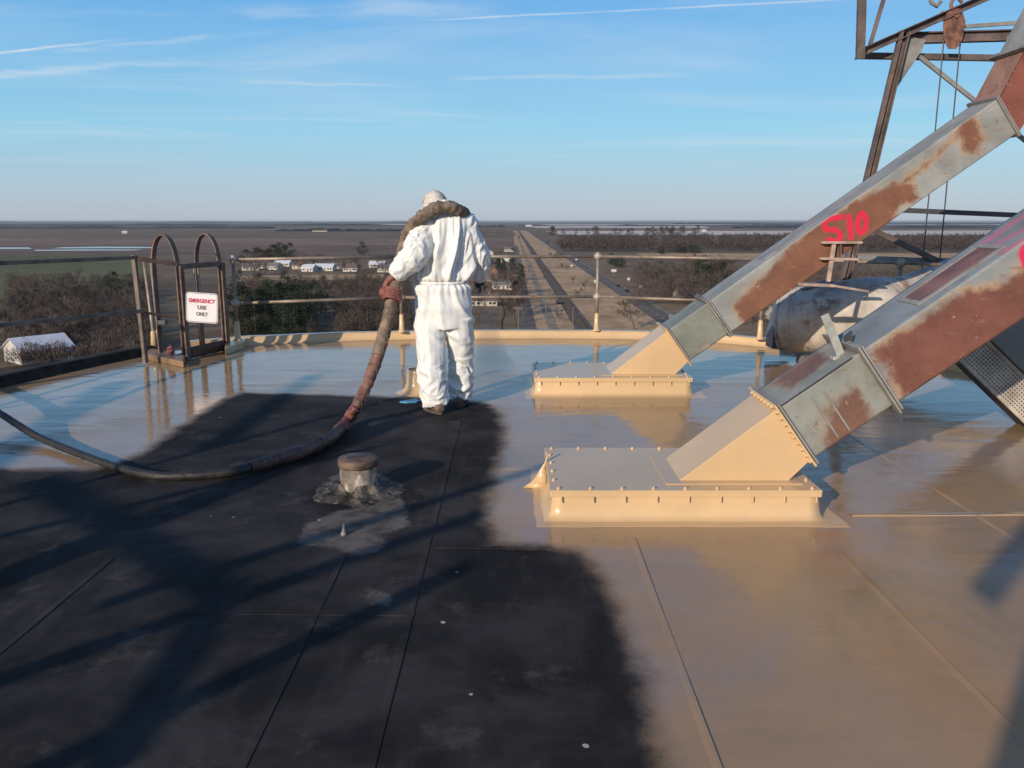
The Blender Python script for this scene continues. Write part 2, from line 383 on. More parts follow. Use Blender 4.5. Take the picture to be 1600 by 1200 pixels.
# lap seams of the membrane sheets: thin wedges rising to their right-hand edge
def seam(a, b, wd=.09, h=.007, name='lap_seam', n=90):
    a = Vector((*a, 0)); b = Vector((*b, 0)); d = (b-a).normalized(); sx = Vector((d.y, -d.x, 0)); vs = []; fs = []
    for i in range(n+1):
        p = a.lerp(b, i/n); p = p+sx*(.006*mn.noise(p*1.3))
        hh = h*(.8+.5*mn.noise(p*2.1+Vector((3, 0, 0))))
        vs += [tuple(p-sx*wd+Vector((0, 0, .0006))), tuple(p-sx*wd*.4+Vector((0, 0, hh*.75))), tuple(p+Vector((0, 0, hh))), tuple(p+sx*.002-Vector((0, 0, .004)))]
    for i in range(n):
        for k in range(3): fs.append((i*4+k, i*4+k+1, (i+1)*4+k+1, (i+1)*4+k))
    me = bpy.data.meshes.new(name); me.from_pydata(vs, [], fs); me.materials.append(M_ROOF); me.update()
    bm = bmesh.new(); bm.from_mesh(me)
    for f in bm.faces:
        if f.normal.z < 0 and abs(f.normal.z) > .3: f.normal_flip()
    bm.to_mesh(me); bm.free(); roof_attrs(me)
    return link(bpy.data.objects.new(name, me), roof)
for (a, b) in (((-.385, -6), (-.40, 6.3)), ((.585, -6), (.61, 3.85)), ((1.55, -6), (1.57, 3.7)), ((2.52, -6), (2.50, 6)), ((-.70, -6), (-.78, 3.62)), ((-1.9, -6), (-1.86, 3.6))):
    seam(a, b, .03, .0042)
seam((1.82, 4.16), (4.6, 4.20), .05, .006); seam((-.37, 3.72), (.2, 3.70), .05, .005); seam((-1.34, 3.05), (-.39, 3.03), .05, .004)
seam((-.37, 5.02), (.25, 4.98), .05, .004)
# kerb
def ring(i0, i1, inner, outer, h, name, mt, sub=1, lip=0):
    mb = MB(); n = (i1-i0) % NO or NO; vs = []; fs = []
    for i in range(n+1):
        k = (i0+i) % NO; p = OUT[k]; d = (OUT[(k+1) % NO]-OUT[k-1]).normalized(); o = Vector((d.y, -d.x, 0))
        if (p+o-CEN).length < (p-CEN).length: o = -o
        wv = .006*mn.noise(p*2.5)
        prof = [(-inner-.05, .001), (-inner-.015, h*.22), (-inner+.005, h*.6), (-inner+.01, h*.93+wv), (-inner+.03, h+wv), (outer-.02, h+wv), (outer, h-.02), (outer, -.25)]
        vs += [tuple(p+o*a+Vector((0, 0, z))) for a, z in prof]
    m = len(prof)
    for i in range(n):
        for k in range(m-1): fs.append((i*m+k, i*m+k+1, (i+1)*m+k+1, (i+1)*m+k))
    mb.add(vs, fs); return mb.build(name, mt, roof, smooth=True)
def near_i(x, y): return min(range(NO), key=lambda k: (OUT[k]-Vector((x, y, 0))).length)
iA = near_i(-4.27, 9.62); iB = near_i(-3.95, 9.98)
o_sorted = (OUT[(iA+1) % NO].y > OUT[iA].y)
M_KDARK = mat('bare kerb membrane', (.045, .035, .028), .75, 0, .3, 5, .3, 30, .12)
ring(iB, near_i(5.8, 0), .06, .10, .10, 'kerb', M_PAINT)
ring(near_i(-5.45, -9), iA, .06, .10, .10, 'kerb', M_KDARK)
# silo shaft below
mb = MB(); base = [p+(p-CEN).normalized()*.0 for p in OUT[::6]]; n = len(base)
mb.add([tuple(p+Vector((0, 0, -.25))) for p in base]+[(p.x, p.y, -35) for p in base], [(i, (i+1) % n, (i+1) % n+n, i+n) for i in range(n)])
mb.build('silo_shaft', M_CONC, at=(0, 0, -35), smooth=True, label='tall concrete silo shaft carrying the coated roof', kind='structure')

# ================================================================ HATCHES WITH SPOUTS
SP = D2R(36); U = Vector((math.cos(SP), 0, math.sin(SP))); NN = Vector((-math.sin(SP), 0, math.cos(SP))); DEP = .42; SH = .343
def panel(name, O, ex, ey, L, Wd, nx, ny, mt, parent, rust=None, mark=None, faint=None, th=.012, wob=.003):
    """sheet metal face from O along ex (L) and ey (Wd), with rust / sprayed marks held on its vertices"""
    ex = Vector(ex).normalized(); ey = Vector(ey).normalized(); nz = ex.cross(ey)
    a, b = np.meshgrid(np.linspace(0, L, nx), np.linspace(0, Wd, ny)); P2 = np.c_[a.ravel(), b.ravel()]
    vs = []
    for s_, w_ in P2:
        q = wob*mn.noise(Vector((s_*1.8+O.x, w_*2.5, O.y)))*math.sin(math.pi*min(1, max(0, w_/Wd)))
        vs.append(tuple(O+ex*s_+ey*w_+nz*q))
    fs = [(j*nx+i, j*nx+i+1, (j+1)*nx+i+1, (j+1)*nx+i) for j in range(ny-1) for i in range(nx-1)]
    base = rootloc(parent)
    me = bpy.data.meshes.new(name); me.from_pydata([tuple(Vector(v)-base) for v in vs], [], fs); me.materials.append(mt)
    me.polygons.foreach_set('use_smooth', [True]*len(me.polygons)); me.update()
    def loc(q, Ypl):                     # photo point -> face coordinates
        return q
    set_attr(me, 'rust', poly_max(P2, rust)); set_attr(me, 'mark', stroke_sdf(P2, *mark) if mark else [-1]*len(P2))
    set_attr(me, 'mark_faint', stroke_sdf(P2, *faint) if faint else [-1]*len(P2))
    o = link(bpy.data.objects.new(name, me), parent)
    sm = o.modifiers.new('sheet', 'SOLIDIFY'); sm.thickness = .004; sm.offset = 0
    return o
def poly_max(P, polys):
    if not polys: return [-1]*len(P)
    return np.maximum.reduce([poly_sdf(P, p) for p in polys])
def face_uv(O, ex, ey, px, py):          # intersect the photo ray with a face and return its own coordinates
    ex = Vector(ex).normalized(); ey = Vector(ey).normalized(); n = ex.cross(ey); r = rayv(px, py); c = Vector((0, 0, CAM_H))
    tt = (O-c).dot(n)/r.dot(n); p = c+r*tt-O
    return (p.dot(ex), p.dot(ey))
M_SP1 = m_rust('spout galvanised grey with rust', (.25, .27, .27), (.20, .08, .045))
M_SP2 = m_rust('spout blue grey with red rust', (.205, .228, .242), (.165, .062, .044))
bolt_mesh = None
def bolt(parent, p, nrm=(0, 0, 1), r=.0075, mt=None, name='bolt', long=0):
    key = (round(r, 4), long)
    if key not in BOLTS:
        mb = MB(); mb.tube([(0, 0, -.002), (0, 0, .004)], r*1.5, 8); mb.tube([(0, 0, .004), (0, 0, .013)], r, 6)
        if long: mb.tube([(0, 0, -.002), (0, 0, -long)], r*.6, 6)
        BOLTS[key] = mb.mesh('bolt', mt or M_PAINT)
    o = bpy.data.objects.new(name, BOLTS[key]); link(o, parent); o.location = Vector(p)-rootloc(parent)
    o.rotation_euler = Vector(nrm).to_track_quat('Z', 'Y').to_euler(); return o
BOLTS = {}
def hatch(y0, label):
    x0, x1, dp, h = .215, 1.615, .80, .15
    y1 = y0+dp
    R = empty('roof_hatch', (x0, y0, 0), label=label, cat='roof hatch', group='coated roof hatches under the grain spouts')
    # curb with flared coating skirt
    def curb_profile():
        return [(-.052, .0012), (-.026, .010), (-.012, .032), (-.006, .07), (0, h-.01), (.004, h)]
    mb = MB(); prof = curb_profile(); ns = 26; loops = []
    corners = [(x0, y0), (x1, y0), (x1, y1), (x0, y1)]
    path = []
    for i in range(4):
        a = Vector((*corners[i], 0)); b = Vector((*corners[(i+1) % 4], 0))
        for k in range(ns): path.append((a.lerp(b, k/ns), i, k/ns))
    vs = []; fs = []
    nrm = [Vector((0, -1, 0)), Vector((1, 0, 0)), Vector((0, 1, 0)), Vector((-1, 0, 0))]
    for p, i, k in path:
        o = nrm[i] if k > 0 else (nrm[i]+nrm[i-1])
        for a, z in prof:
            q = p-o*a; q = q+o*(.010*mn.noise(q*4+Vector((0, z*6, y0))))*(1 if z < h-.02 else .2)
            vs.append((q.x, q.y, z))
    m = len(prof); n = len(path)
    for i in range(n):
        for k in range(m-1): fs.append((i*m+k, i*m+k+1, ((i+1) % n)*m+k+1, ((i+1) % n)*m+k))
    MB().add(vs, fs).build('curb', M_PAINT, R, smooth=True)
    # cover plate with turned-down lip
    mb = MB(); mb.box(((x0+x1)/2, (y0+y1)/2, h+.006), (x1-x0+.03, dp+.03, .012)); 
    mb.build('cover_plate', M_PAINT, R, bevel=.003)
    mb = MB()
    for (a, b) in (((x0-.012, y0-.012), (x1+.012, y0-.012)), ((x1+.012, y0-.012), (x1+.012, y1+.012)), ((x0-.012, y1+.012), (x1+.012, y1+.012)), ((x0-.012, y0-.012), (x0-.012, y1+.012))):
        mb.bar((*a, h-.012), (*b, h-.012), .006, .026)
    mb.build('cover_lip', M_PAINT, R, bevel=.002)
    for i in range(9): bolt(R, (x0+.03+(x1-x0-.06)*i/8, y0+.012, h+.012), long=0)
    for i in range(9):
        mb = MB(); xx = x0+.045+(x1-x0-.06)*i/8; mb.tube([(xx, y0-.004, h-.048), (xx, y0-.020, h-.048)], .007, 6)
        mb.tube([(xx, y0-.018, h-.02), (xx, y0-.018, h-.042)], .005, 6)
        mb.build('bolt', M_PAINT, R)
    for i in range(6): bolt(R, (x0+.03+(x1-x0-.06)*i/8, y1-.012, h+.012))
    for i in range(1, 5): bolt(R, (x0+.012, y0+dp*i/5, h+.012)); bolt(R, (x1-.012, y0+dp*i/5, h+.012))
    # torn strip of coated membrane standing at the left side
    Yq = y0+.52; fin = []
    for k in range(8):
        f_ = k/7; fin.append(((x0-.012, Yq-.02+.05*f_, .215*f_), (x0-.018-.13*(1-f_)**2.2+.008*math.sin(f_*9), Yq+.01*math.sin(f_*7), .0+.215*f_)))
    mb = MB(); mb.add([p for pr in fin for p in pr], [(2*k, 2*k+1, 2*k+3, 2*k+2) for k in range(7)])
    if y0 < 5: o = mb.build('torn_membrane', M_PAINT, R, smooth=True); o.modifiers.new('th', 'SOLIDIFY').thickness = .006
    # flashing sheet around the curb: a low rough-edged skirt on the deck
    pts = []
    rect = [(x0-.09, y0-.12), (x1+.13, y0-.12), (x1+.10, y1+.08), (x0-.10, y1+.08)]
    for i in range(4):
        a = Vector((*rect[i], 0)); b = Vector((*rect[(i+1) % 4], 0))
        for k in range(14):
            q = a.lerp(b, k/14); pts.append((q.x+.012*mn.noise(q*7), q.y+.012*mn.noise(q*7+Vector((5, 0, 0))), .0008))
    MB().prism(pts, (0, 0, .0016)).build('flashing_sheet', M_PAINT, R)
    return R
def transition(R, y0, thk=.0):
    yf = y0+.14; C = Vector((1.62, yf, .29)); Dp = C+NN*SH
    z0 = .163
    A = Vector((.905, yf, z0)); B = Vector((1.50, yf, z0)); dY = Vector((0, DEP, 0))
    MB().prism([A, B, C, Dp], dY).build('transition_box', M_PAINT, R, bevel=.003)
    mb = MB(); mb.box(((A.x+B.x)/2-.01, yf+DEP/2, z0+.002), (B.x-A.x+.14, DEP+.12, .006)); mb.build('base_flange', M_PAINT, R, bevel=.002)
    # bolted flange pair
    def flange(Pc, dirU, dirN, hgt, mt, name, proj=.035, th=.012):
        mb = MB(); a = Pc-dirN*proj-Vector((0, proj, 0)); hN = dirN*(hgt+2*proj); hY = Vector((0, DEP+2*proj, 0))
        o_ = [a, a+hN, a+hN+hY, a+hY]; a2 = Pc+dirN*.004+Vector((0, .004, 0)); i_ = [a2, a2+dirN*(hgt-.008), a2+dirN*(hgt-.008)+Vector((0, DEP-.008, 0)), a2+Vector((0, DEP-.008, 0))]
        e = dirU*th; vs = o_+i_+[p+e for p in o_]+[p+e for p in i_]; fs = []
        for k in range(4):
            k2 = (k+1) % 4
            fs += [(k, k2, 4+k2, 4+k), (8+k, 12+k, 12+k2, 8+k2), (k, 8+k, 8+k2, k2), (4+k, 4+k2, 12+k2, 12+k)]
        mb.add(vs, fs); return mb.build(name, mt, R, bevel=.0015)
    flange(C-U*.014, U, NN, SH, M_PAINT, 'flange')
    return C, flange
def seam_rib(R, a, b, r, mt, name='rib'):
    return MB().bar(a, b, r, r, NN).build(name, mt, R, bevel=.001)

# ---- near hatch and spout
H1 = hatch(4.12, 'larger tan coated hatch box under the nearer spout, bolt heads along its edge')
C1, flg = transition(H1, 4.12)
SPT1 = empty('grain_spout', C1, label='nearer square grain spout with blue grey top and broad red rust flank', cat='grain spout', group='inclined grain spouts')
flg0 = flg
def spout_flange(R, Pc, dU, dN, hgt, mt, proj=.035, th=.012):
    o = flg0(Pc, dU, dN, hgt, mt, 'flange', proj, th)
    d = rootloc(o.parent)-rootloc(R); o.parent = R; o.location = d; return o
L1 = 3.6; T2 = .50
def spout_faces(R, O, L, Uv, Nv, mt, fr=None, mk=None, tp=None, fmk=None, tfaint=None, res=.012, hgt=SH):
    nx = int(L/res)+2
    panel('front_panel', O, Uv, Nv, L, hgt, nx, int(hgt/res)+2, mt, R, fr, mk, fmk)
    panel('top_panel', O+Nv*hgt, Uv, Vector((0, 1, 0)), L, DEP, max(2, nx//2), 20, mt, R, tp, None, tfaint)
    panel('back_panel', O+Vector((0, DEP, 0)), Uv, Nv, L, hgt, 12, 4, mt, R)
    panel('bottom_panel', O, Uv, Vector((0, 1, 0)), L, DEP, 12, 4, mt, R)
M_SP1a = m_rust('spout section grey green with scattered rust', (.235, .245, .225), (.17, .085, .06), (.27, .20, .145))
spout_flange(SPT1, C1+U*.004, U, NN, SH, M_STEEL2, .03)
fu = lambda O, pts: [face_uv(O, U, NN, *p) for p in pts]
O_a = C1+U*.006
spout_faces(SPT1, O_a, T2, U, NN, M_SP1a, [fu(O_a, ((1290, 640), (1340, 600), (1360, 640), (1370, 660), (1300, 700), (1285, 690)))], tp=[[face_uv(O_a+NN*SH, U, (0, 1, 0), *p) for p in ((1235, 610), (1300, 560), (1280, 545), (1205, 600))]])
O_b = C1+U*(T2+.03)
SHb = SH
tN = O_b+NN*SHb
frust = [fu(O_b, ((1360, 552), (1385, 575), (1400, 610), (1398, 640), (1420, 625), (1520, 560), (1640, 490), (1900, 300), (1900, 200), (1640, 400), (1560, 440), (1500, 455), (1430, 500)))]
tpr = [[face_uv(tN, U, (0, 1, 0), *p) for p in ((1398, 468), (1422, 478), (1502, 428), (1478, 424))]]
fmk = [[face_uv(O_b, U, NN, *p) for p in q] for q in (((1618, 378), (1600, 392), (1604, 412)), ((1604, 412), (1630, 415)))]
tfa = [[face_uv(tN, U, (0, 1, 0), *p) for p in q] for q in (((1540, 378), (1600, 338)), ((1560, 380), (1620, 350)), ((1570, 392), (1640, 352)))]
spout_faces(SPT1, O_b, L1, U, NN, M_SP2, frust, (fmk, .026), None, None, (tfa, .04))
spout_flange(SPT1, O_b-U*.006, U, NN, SH, M_STEEL2, .035)
spout_flange(SPT1, O_b-U*.026, U, NN, SH, M_STEEL2, .045)
# inspection plate on the top face
a = tpr[0]; q0 = lambda uv, z: tN+U*uv[0]+Vector((0, 1, 0))*uv[1]+NN*z
mb = MB(); mb.prism([q0(p, .002) for p in ((.42, .12), (.42, .30), (.88, .30), (.88, .12))], NN*.006); mb.build('inspection_plate', mat('dull red plate', (.20, .10, .09), .6, 0, .2, 5), SPT1, bevel=.001)
mb = MB()
for p, r_ in (((.40, .21), (.03, .25)), ((.90, .21), (.03, .25))): mb.prism([q0((p[0]-r_[0]/2, p[1]-r_[1]/2), .003), q0((p[0]-r_[0]/2, p[1]+r_[1]/2), .003), q0((p[0]+r_[0]/2, p[1]+r_[1]/2), .003), q0((p[0]+r_[0]/2, p[1]-r_[1]/2), .003)], NN*.008)
for v in (.095, .325): mb.prism([q0((.416, v-.014), .003), q0((.416, v+.014), .003), q0((.884, v+.014), .003), q0((.884, v-.014), .003)], NN*.008)
mb.build('plate_frame', M_STEEL2, SPT1, bevel=.001)
# upright flat bar and broken clip on the joint
b0 = O_b+NN*SH+Vector((0, .14, 0))-U*.06
MB().bar(b0+Vector((.0, 0, -.03)), b0+Vector((-.115, 0, .21)), .012, .045, (1, 0, 0)).build('clip_bar', mat('pale galvanised', (.42, .42, .39), .5, .2, .15, 9), SPT1, bevel=.002)
MB().bar(b0+Vector((-.06, 0, -.025)), b0+Vector((.05, 0, -.02)), .05, .02).build('clip_foot', MATS['pale galvanised'], SPT1, bevel=.003)
MB().prism([b0+Vector((.02, .02, .02)), b0+Vector((.06, .02, .02)), b0+Vector((.05, .02, .12)), b0+Vector((.015, .02, .09))], (0, .02, 0)).build('hook', M_DARK, SPT1)
MB().bar(O_a+NN*(SH+.002)+U*.02, O_a+NN*(SH+.002)+U*(T2-.04), .008, .008).build('rib', M_DARK, SPT1)
for k in (.17, .24): MB().bar(O_a+U*k-Vector((0, .006, 0))+NN*.02, O_a+U*k-Vector((0, .006, 0))+NN*(SH-.06), .012, .01, U).build('rib', M_STEEL2, SPT1)
for i in range(7): bolt(H1, C1-U*.015+NN*(SH+.018)+Vector((0, .03+i*.06, 0)), -U, .010)
for i in range(9): bolt(H1, C1-U*.015+NN*(.0+i*.042)+Vector((0, -.018, 0)), -U, .008)

# ---- far hatch and spout
H2 = hatch(7.26, 'smaller looking tan coated hatch box under the farther spout')
C2, flg = transition(H2, 7.26)
SPT2 = empty('grain_spout', C2, label='farther rusty square grain spout sprayed with a red number 510', cat='grain spout', group='inclined grain spouts')
M_SP3 = m_rust('farther spout grey with brown rust', (.27, .275, .265), (.185, .078, .045), (.36, .23, .13), (.60, .012, .05))
M_SP3a = m_rust('farther spout joint grey green', (.19, .21, .18), (.25, .12, .075), (.33, .25, .17))
fl2 = lambda P, pr=.035, dU=U, dN=NN, h_=SH: (lambda o: (setattr(o, 'parent', SPT2), setattr(o, 'location', rootloc(H2)-rootloc(SPT2)), o)[2])(flg(P, dU, dN, h_, M_STEEL2, 'flange', pr, .012))
fl2(C2+U*.004, .03)
O_a = C2+U*.006; T3 = .42
spout_faces(SPT2, O_a, T3, U, NN, M_SP3a, [fu(O_a, ((1095, 560), (1105, 545), (1108, 555)))])
O_b = C2+U*(T3+.03)
fl2(O_b-U*.006); fl2(O_b-U*.026)
i1 = face_uv(O_b, U, NN, 1584, 200)[0]; L2 = i1
tN2 = O_b+NN*SH
fr2 = [fu(O_b, ((1146, 478), (1158, 500), (1170, 512), (1200, 500), (1300, 430), (1395, 350), (1410, 320), (1440, 312), (1425, 290), (1400, 285), (1380, 292), (1340, 310), (1260, 360), (1180, 440))),
       fu(O_b, ((1400, 290), (1440, 262), (1490, 215), (1500, 190), (1520, 178), (1530, 200), (1540, 218), (1520, 240), (1505, 235), (1500, 215), (1470, 240), (1430, 275)))]
m510 = [[face_uv(O_b, U, NN, *p) for p in q] for q in (
    ((1315, 339), (1302, 341), (1289, 345), (1290, 358), (1303, 359), (1313, 366), (1309, 377), (1295, 375)),
    ((1326, 338), (1328, 354), (1330, 371)),
    ((1347, 333), (1341, 341), (1340, 356), (1345, 364), (1352, 357), (1353, 342), (1347, 333)))]
tf2 = [[face_uv(tN2, U, (0, 1, 0), *p) for p in q] for q in (((1300, 325), (1345, 295)), ((1258, 352), (1275, 342)))]
spout_faces(SPT2, O_b, L2, U, NN, M_SP3, fr2, (m510, .023), None, None, (tf2, .022), .009)
E2 = O_b+U*L2; fl2(E2-U*.012, .03); fl2(E2+U*.004, .03)
MB().prism([tN2+U*a_+Vector((0, b_, 0))+NN*.002 for a_, b_ in ((.62, .1), (.62, .3), (1.1, .3), (1.1, .1))], NN*.008).build('inspection_plate', M_STEEL2, SPT2, bevel=.002)
# steeper upper length
SQ = D2R(66); U3 = Vector((math.cos(SQ), 0, math.sin(SQ))); N3 = Vector((-math.sin(SQ), 0, math.cos(SQ)))
# mitre: start from the flange top corner, lower face clears the flange
Ptop = E2+U*.02+NN*SH; Pbot = E2+U*.02
Le = .42; Xt = Ptop+U3*Le; Xb = Xt-N3*SH*1.0
M_RED = m_rust('upper spout salmon red rust', (.27, .14, .10), (.21, .066, .044), (.40, .24, .16))
dY = Vector((0, DEP, 0))
def quadpanel(name, a, b, c, d, mt, parent, n=16, rustpoly=None):
    vs = []; 
    for j in range(n):
        for i in range(n):
            u, v = i/(n-1), j/(n-1); p = a.lerp(b, u).lerp(d.lerp(c, u), v); vs.append(tuple(p-rootloc(parent)))
    fs = [(j*n+i, j*n+i+1, (j+1)*n+i+1, (j+1)*n+i) for j in range(n-1) for i in range(n-1)]
    me = bpy.data.meshes.new(name); me.from_pydata(vs, [], fs); me.materials.append(mt); me.update()
    r = rustpoly if rustpoly is not None else -1
    set_attr(me, 'rust', [r]*len(vs)); set_attr(me, 'mark', [-1]*len(vs)); set_attr(me, 'mark_faint', [-1]*len(vs))
    o = link(bpy.data.objects.new(name, me), parent); o.modifiers.new('s', 'SOLIDIFY').thickness = .004; return o
quadpanel('front_panel', Pbot, Xb, Xt, Ptop, M_RED, SPT2, rustpoly=.06)
quadpanel('top_panel', Ptop, Xt, Xt+dY, Ptop+dY, M_RED, SPT2, rustpoly=-.03)
quadpanel('back_panel', Pbot+dY, Xb+dY, Xt+dY, Ptop+dY, M_RED, SPT2)
quadpanel('bottom_panel', Pbot, Xb, Xb+dY, Pbot+dY, M_RED, SPT2)
o = flg(Xb+U3*.0, U3, N3, SH, M_STEEL2, 'flange', .05, .03); o.parent = SPT2; o.location = rootloc(H2)-rootloc(SPT2)
for nm, a_, b_ in (('front_panel', Xb, Xt), ('top_panel', Xt, Xt+dY), ('back_panel', Xb+dY, Xt+dY), ('bottom_panel', Xb, Xb+dY)):
    quadpanel(nm, a_+U3*.03, a_+U3*1.6, b_+U3*1.6, b_+U3*.03, M_SP3, SPT2)
# hanger clipped on its flank
yb = 7.355
mb = MB(); mb.bar(W(1284, 379, yb), W(1346, 379, yb), .06, .022); mb.build('hanger_flange', mat('hanger rust pale', (.42, .30, .25), .6, 0, .2, 8), SPT2, bevel=.003)
mb = MB(); mb.bar(W(1281, 404, yb), W(1340, 405, yb), .06, .022); mb.build('hanger_flange', MATS['hanger rust pale'], SPT2, bevel=.003)
mb = MB(); mb.bar(W(1303, 381, yb), W(1294, 440, yb), .03, .035, (1, 0, 0)); mb.build('hanger_post', MATS['hanger rust pale'], SPT2, bevel=.003)
mb = MB(); mb.bar(W(1250, 444, yb), W(1300, 446, yb), .12, .025); mb.bar(W(1300, 446, yb), W(1354, 455, yb), .12, .02); mb.build('hanger_plate', MATS['hanger rust pale'], SPT2, bevel=.003)
mb = MB(); mb.bar(W(1313, 382, yb), W(1313, 402, yb), .04, .012, (1, 0, 0)); mb.build('hanger_web', M_STEEL, SPT2)

# ================================================================ HEAD FRAME (upper right lattice)
Yf = 9.5
def PW(x, y, Y=Yf): return W(x, y, Y)
HF = empty('hoist_frame', (PW(1316, 440).x, Yf, 0), label='brown steel lattice frame with gusset and pulley rising behind the farther spout', cat='steel frame')
def fbar(name, a, b, w_, h_, mt=M_STEEL, kind='bar', Y=Yf, Y2=None):
    mb = MB(); A = W(*a, Y); B = W(*b, Y2 or Y); up = (0, -1, 0)
    d = (B-A).normalized(); n = d.cross(Vector((0, 1, 0))).normalized()
    if n.z < 0: n = -n
    if kind == 'I': mb.ibeam(A, B, w_, h_, .014, n)
    elif kind == 'L': mb.bar(A, B, .012, h_, n); mb.bar(A-n*(h_/2)+Vector((0, w_/2, 0)), B-n*(h_/2)+Vector((0, w_/2, 0)), w_, .012, n)
    elif kind == 'C':
        mb.bar(A, B, .012, h_, n)
        for k in (-1, 1): mb.bar(A+n*k*(h_/2-.006)-Vector((0, w_/2, 0)), B+n*k*(h_/2-.006)-Vector((0, w_/2, 0)), w_, .012, n)
    else: mb.bar(A, B, w_, h_, n)
    return mb.build(name, mt, HF, bevel=.002)
foot = PW(1316, 445); top = PW(1411, 50); d_ = (foot-top); base_z = top+d_*((0-top.z)/d_.z)
mb = MB(); dn = (top-base_z).normalized(); nn = Vector((dn.z, 0, -dn.x))
mb.bar(base_z, top, .012, .10, nn); mb.bar(base_z-nn*.03-Vector((0, .05, 0)), top-nn*.03-Vector((0, .05, 0)), .012, .04, nn); mb.bar(base_z-nn*.044-Vector((0, .03, 0)), top-nn*.044-Vector((0, .03, 0)), .06, .012, nn); mb.bar(base_z+nn*.044-Vector((0, .04, 0)), top+nn*.044-Vector((0, .04, 0)), .08, .012, nn)
mb.build('leg', M_STEEL, HF, bevel=.002)
mb = MB(); mb.box((base_z.x, Yf, .01), (.26, .22, .02)); mb.build('base_plate', M_PAINT, HF)
fbar('inclined_beam', (1346, 82), (1680, -66), .07, .085, M_STEEL, 'C')
fbar('cross_beam', (1412, 60), (1700, 52), .09, .115, M_STEEL, 'I', Yf+.06)
fbar('bottom_chord', (1338, 86), (1700, 92), .05, .06, M_STEEL, 'L', Yf+.12)
fbar('corner_post', (1346, 92), (1352, -120), .06, .075, M_STEEL, 'L', Yf-.12)
fbar('diagonal_brace', (1358, 76), (1398, -60), .03, .04, M_STEEL, 'bar', Yf+.1)
fbar('diagonal_brace', (1436, 88), (1640, 250), .03, .045, M_STEEL2, 'bar', Yf+.05)
fbar('tie_rod', (1500, 42), (1700, 28), .03, .04, M_STEEL2, 'bar', Yf+.15)
fbar('girt', (1398, 328), (1700, 341), .05, .055, M_DARK, 'bar', Yf)
fbar('girt', (1330, 402), (1700, 416), .05, .05, M_STEEL2, 'bar', Yf)
fbar('diagonal_brace', (1355, 355), (1470, 410), .04, .06, M_STEEL, 'bar', Yf-.07)
mb = MB(); mb.prism([PW(1415, 56), PW(1447, 62), PW(1440, 80), PW(1402, 136), PW(1399, 130)], (0, .012, 0)); mb.build('gusset', M_STEEL2, HF, bevel=.001)
mb = MB(); mb.prism([PW(1574, 56), PW(1602, 54), PW(1612, 75), PW(1570, 88)], (0, .012, 0)); mb.build('gusset', M_STEEL2, HF)
fbar('far_post', (1720, -120), (1702, 560), .1, .12, M_STEEL, 'bar')
mb = MB(); mb.tube([PW(1450, -12, Yf-.05), PW(1456, 5, Yf-.05), PW(1464, 10, Yf-.05), PW(1470, 2, Yf-.05)], .022, 8); mb.build('shackle', M_STEEL2, HF, smooth=True)
# pulley block hanging from the frame
PB = empty('pulley_block', PW(1490, 0), label='rusty pulley block hanging at the top right of the steel frame with two ropes', cat='pulley')
for off in (-.05, .05):
    MB().prism([PW(x, y, Yf+off) for x, y in ((1478, 22), (1488, 10), (1503, 14), (1509, 34), (1504, 62), (1495, 76), (1482, 76), (1475, 60), (1474, 38))], (0, .014, 0)).build('cheek_plate', mat('pulley rust', (.20, .09, .06), .6, 0, .3, 12, .4), PB, bevel=.003)
c = PW(1490, 48, Yf); MB().tube([c+Vector((0, -.035, 0)), c+Vector((0, .05, 0))], .085, 18).build('sheave', M_DARK, PB)
c = PW(1490, 26, Yf); MB().tube([c+Vector((0, -.07, 0)), c+Vector((0, .09, 0))], .03, 10).build('axle', MATS['pulley rust'], PB)
MB().tube(catmull([PW(1472, 18, Yf), PW(1474, 30, Yf), PW(1482, 32, Yf), PW(1488, 22, Yf), PW(1486, 6, Yf), PW(1494, -4, Yf), PW(1503, 4, Yf)], 5), .018, 8).build('hook', MATS['pulley rust'], PB, smooth=True)
for a, b in (((1475, 60), (1440, 425)), ((1501, 60), (1468, 412))):
    mb = MB(); mb.tube([W(*a, Yf), W(*b, Yf+.2)], .0075, 6)
    mb.build('hoist_rope', M_DARK, PB)

# ================================================================ ROUND DUCT behind the spouts
DU = empty('exhaust_duct', G(1270, 548), label='dented pale grey sheet metal duct elbow lying behind the two spouts', cat='duct')
M_DUCT = mat('grey duct paint', (.52, .45, .38), .5, .05, .2, 2.4, .35, 9, stain=((.24, .155, .11), 4, .53), bd=.02)
Yd = 8.9
axis = [W(1222, 500, 9.2), W(1250, 500, 9.1), W(1300, 497, 8.95), W(1350, 487, 8.9), W(1400, 472, 9.0), W(1440, 455, 9.15), W(1500, 430, 9.3), W(1600, 400, 9.3)]
ax = catmull(axis, 8); rr = lerps([0, .12, .3, .45, .6, .75, 1], [.32, .37, .42, .38, .27, .23, .21], len(ax))
mb = MB(); n = 40; vs = []; fs = []
for i, p in enumerate(ax):
    d = (ax[min(i+1, len(ax)-1)]-ax[max(i-1, 0)]).normalized(); u = d.cross(Vector((0, 0, 1))).normalized(); v = u.cross(d)
    for k in range(n):
        an = 2*math.pi*k/n; r = rr[i]
        dr = 1+.05*mn.noise(Vector((i*.14, math.cos(an)*1.4, math.sin(an)*1.4)))
        dent = -.07*math.exp(-((i-19)/4)**2-((math.cos(an)+.85)/.5)**2-((math.sin(an)-.3)/.55)**2)
        q = p+(u*math.cos(an)+v*math.sin(an)*.95)*(r*dr+dent); vs.append(q)
for i in range(len(ax)-1):
    for k in range(n): fs.append((i*n+k, i*n+(k+1) % n, (i+1)*n+(k+1) % n, (i+1)*n+k))
mb.add(vs, fs); o = mb.build('duct_elbow', M_DUCT, DU, smooth=True); o.modifiers.new('s', 'SOLIDIFY').thickness = -.006
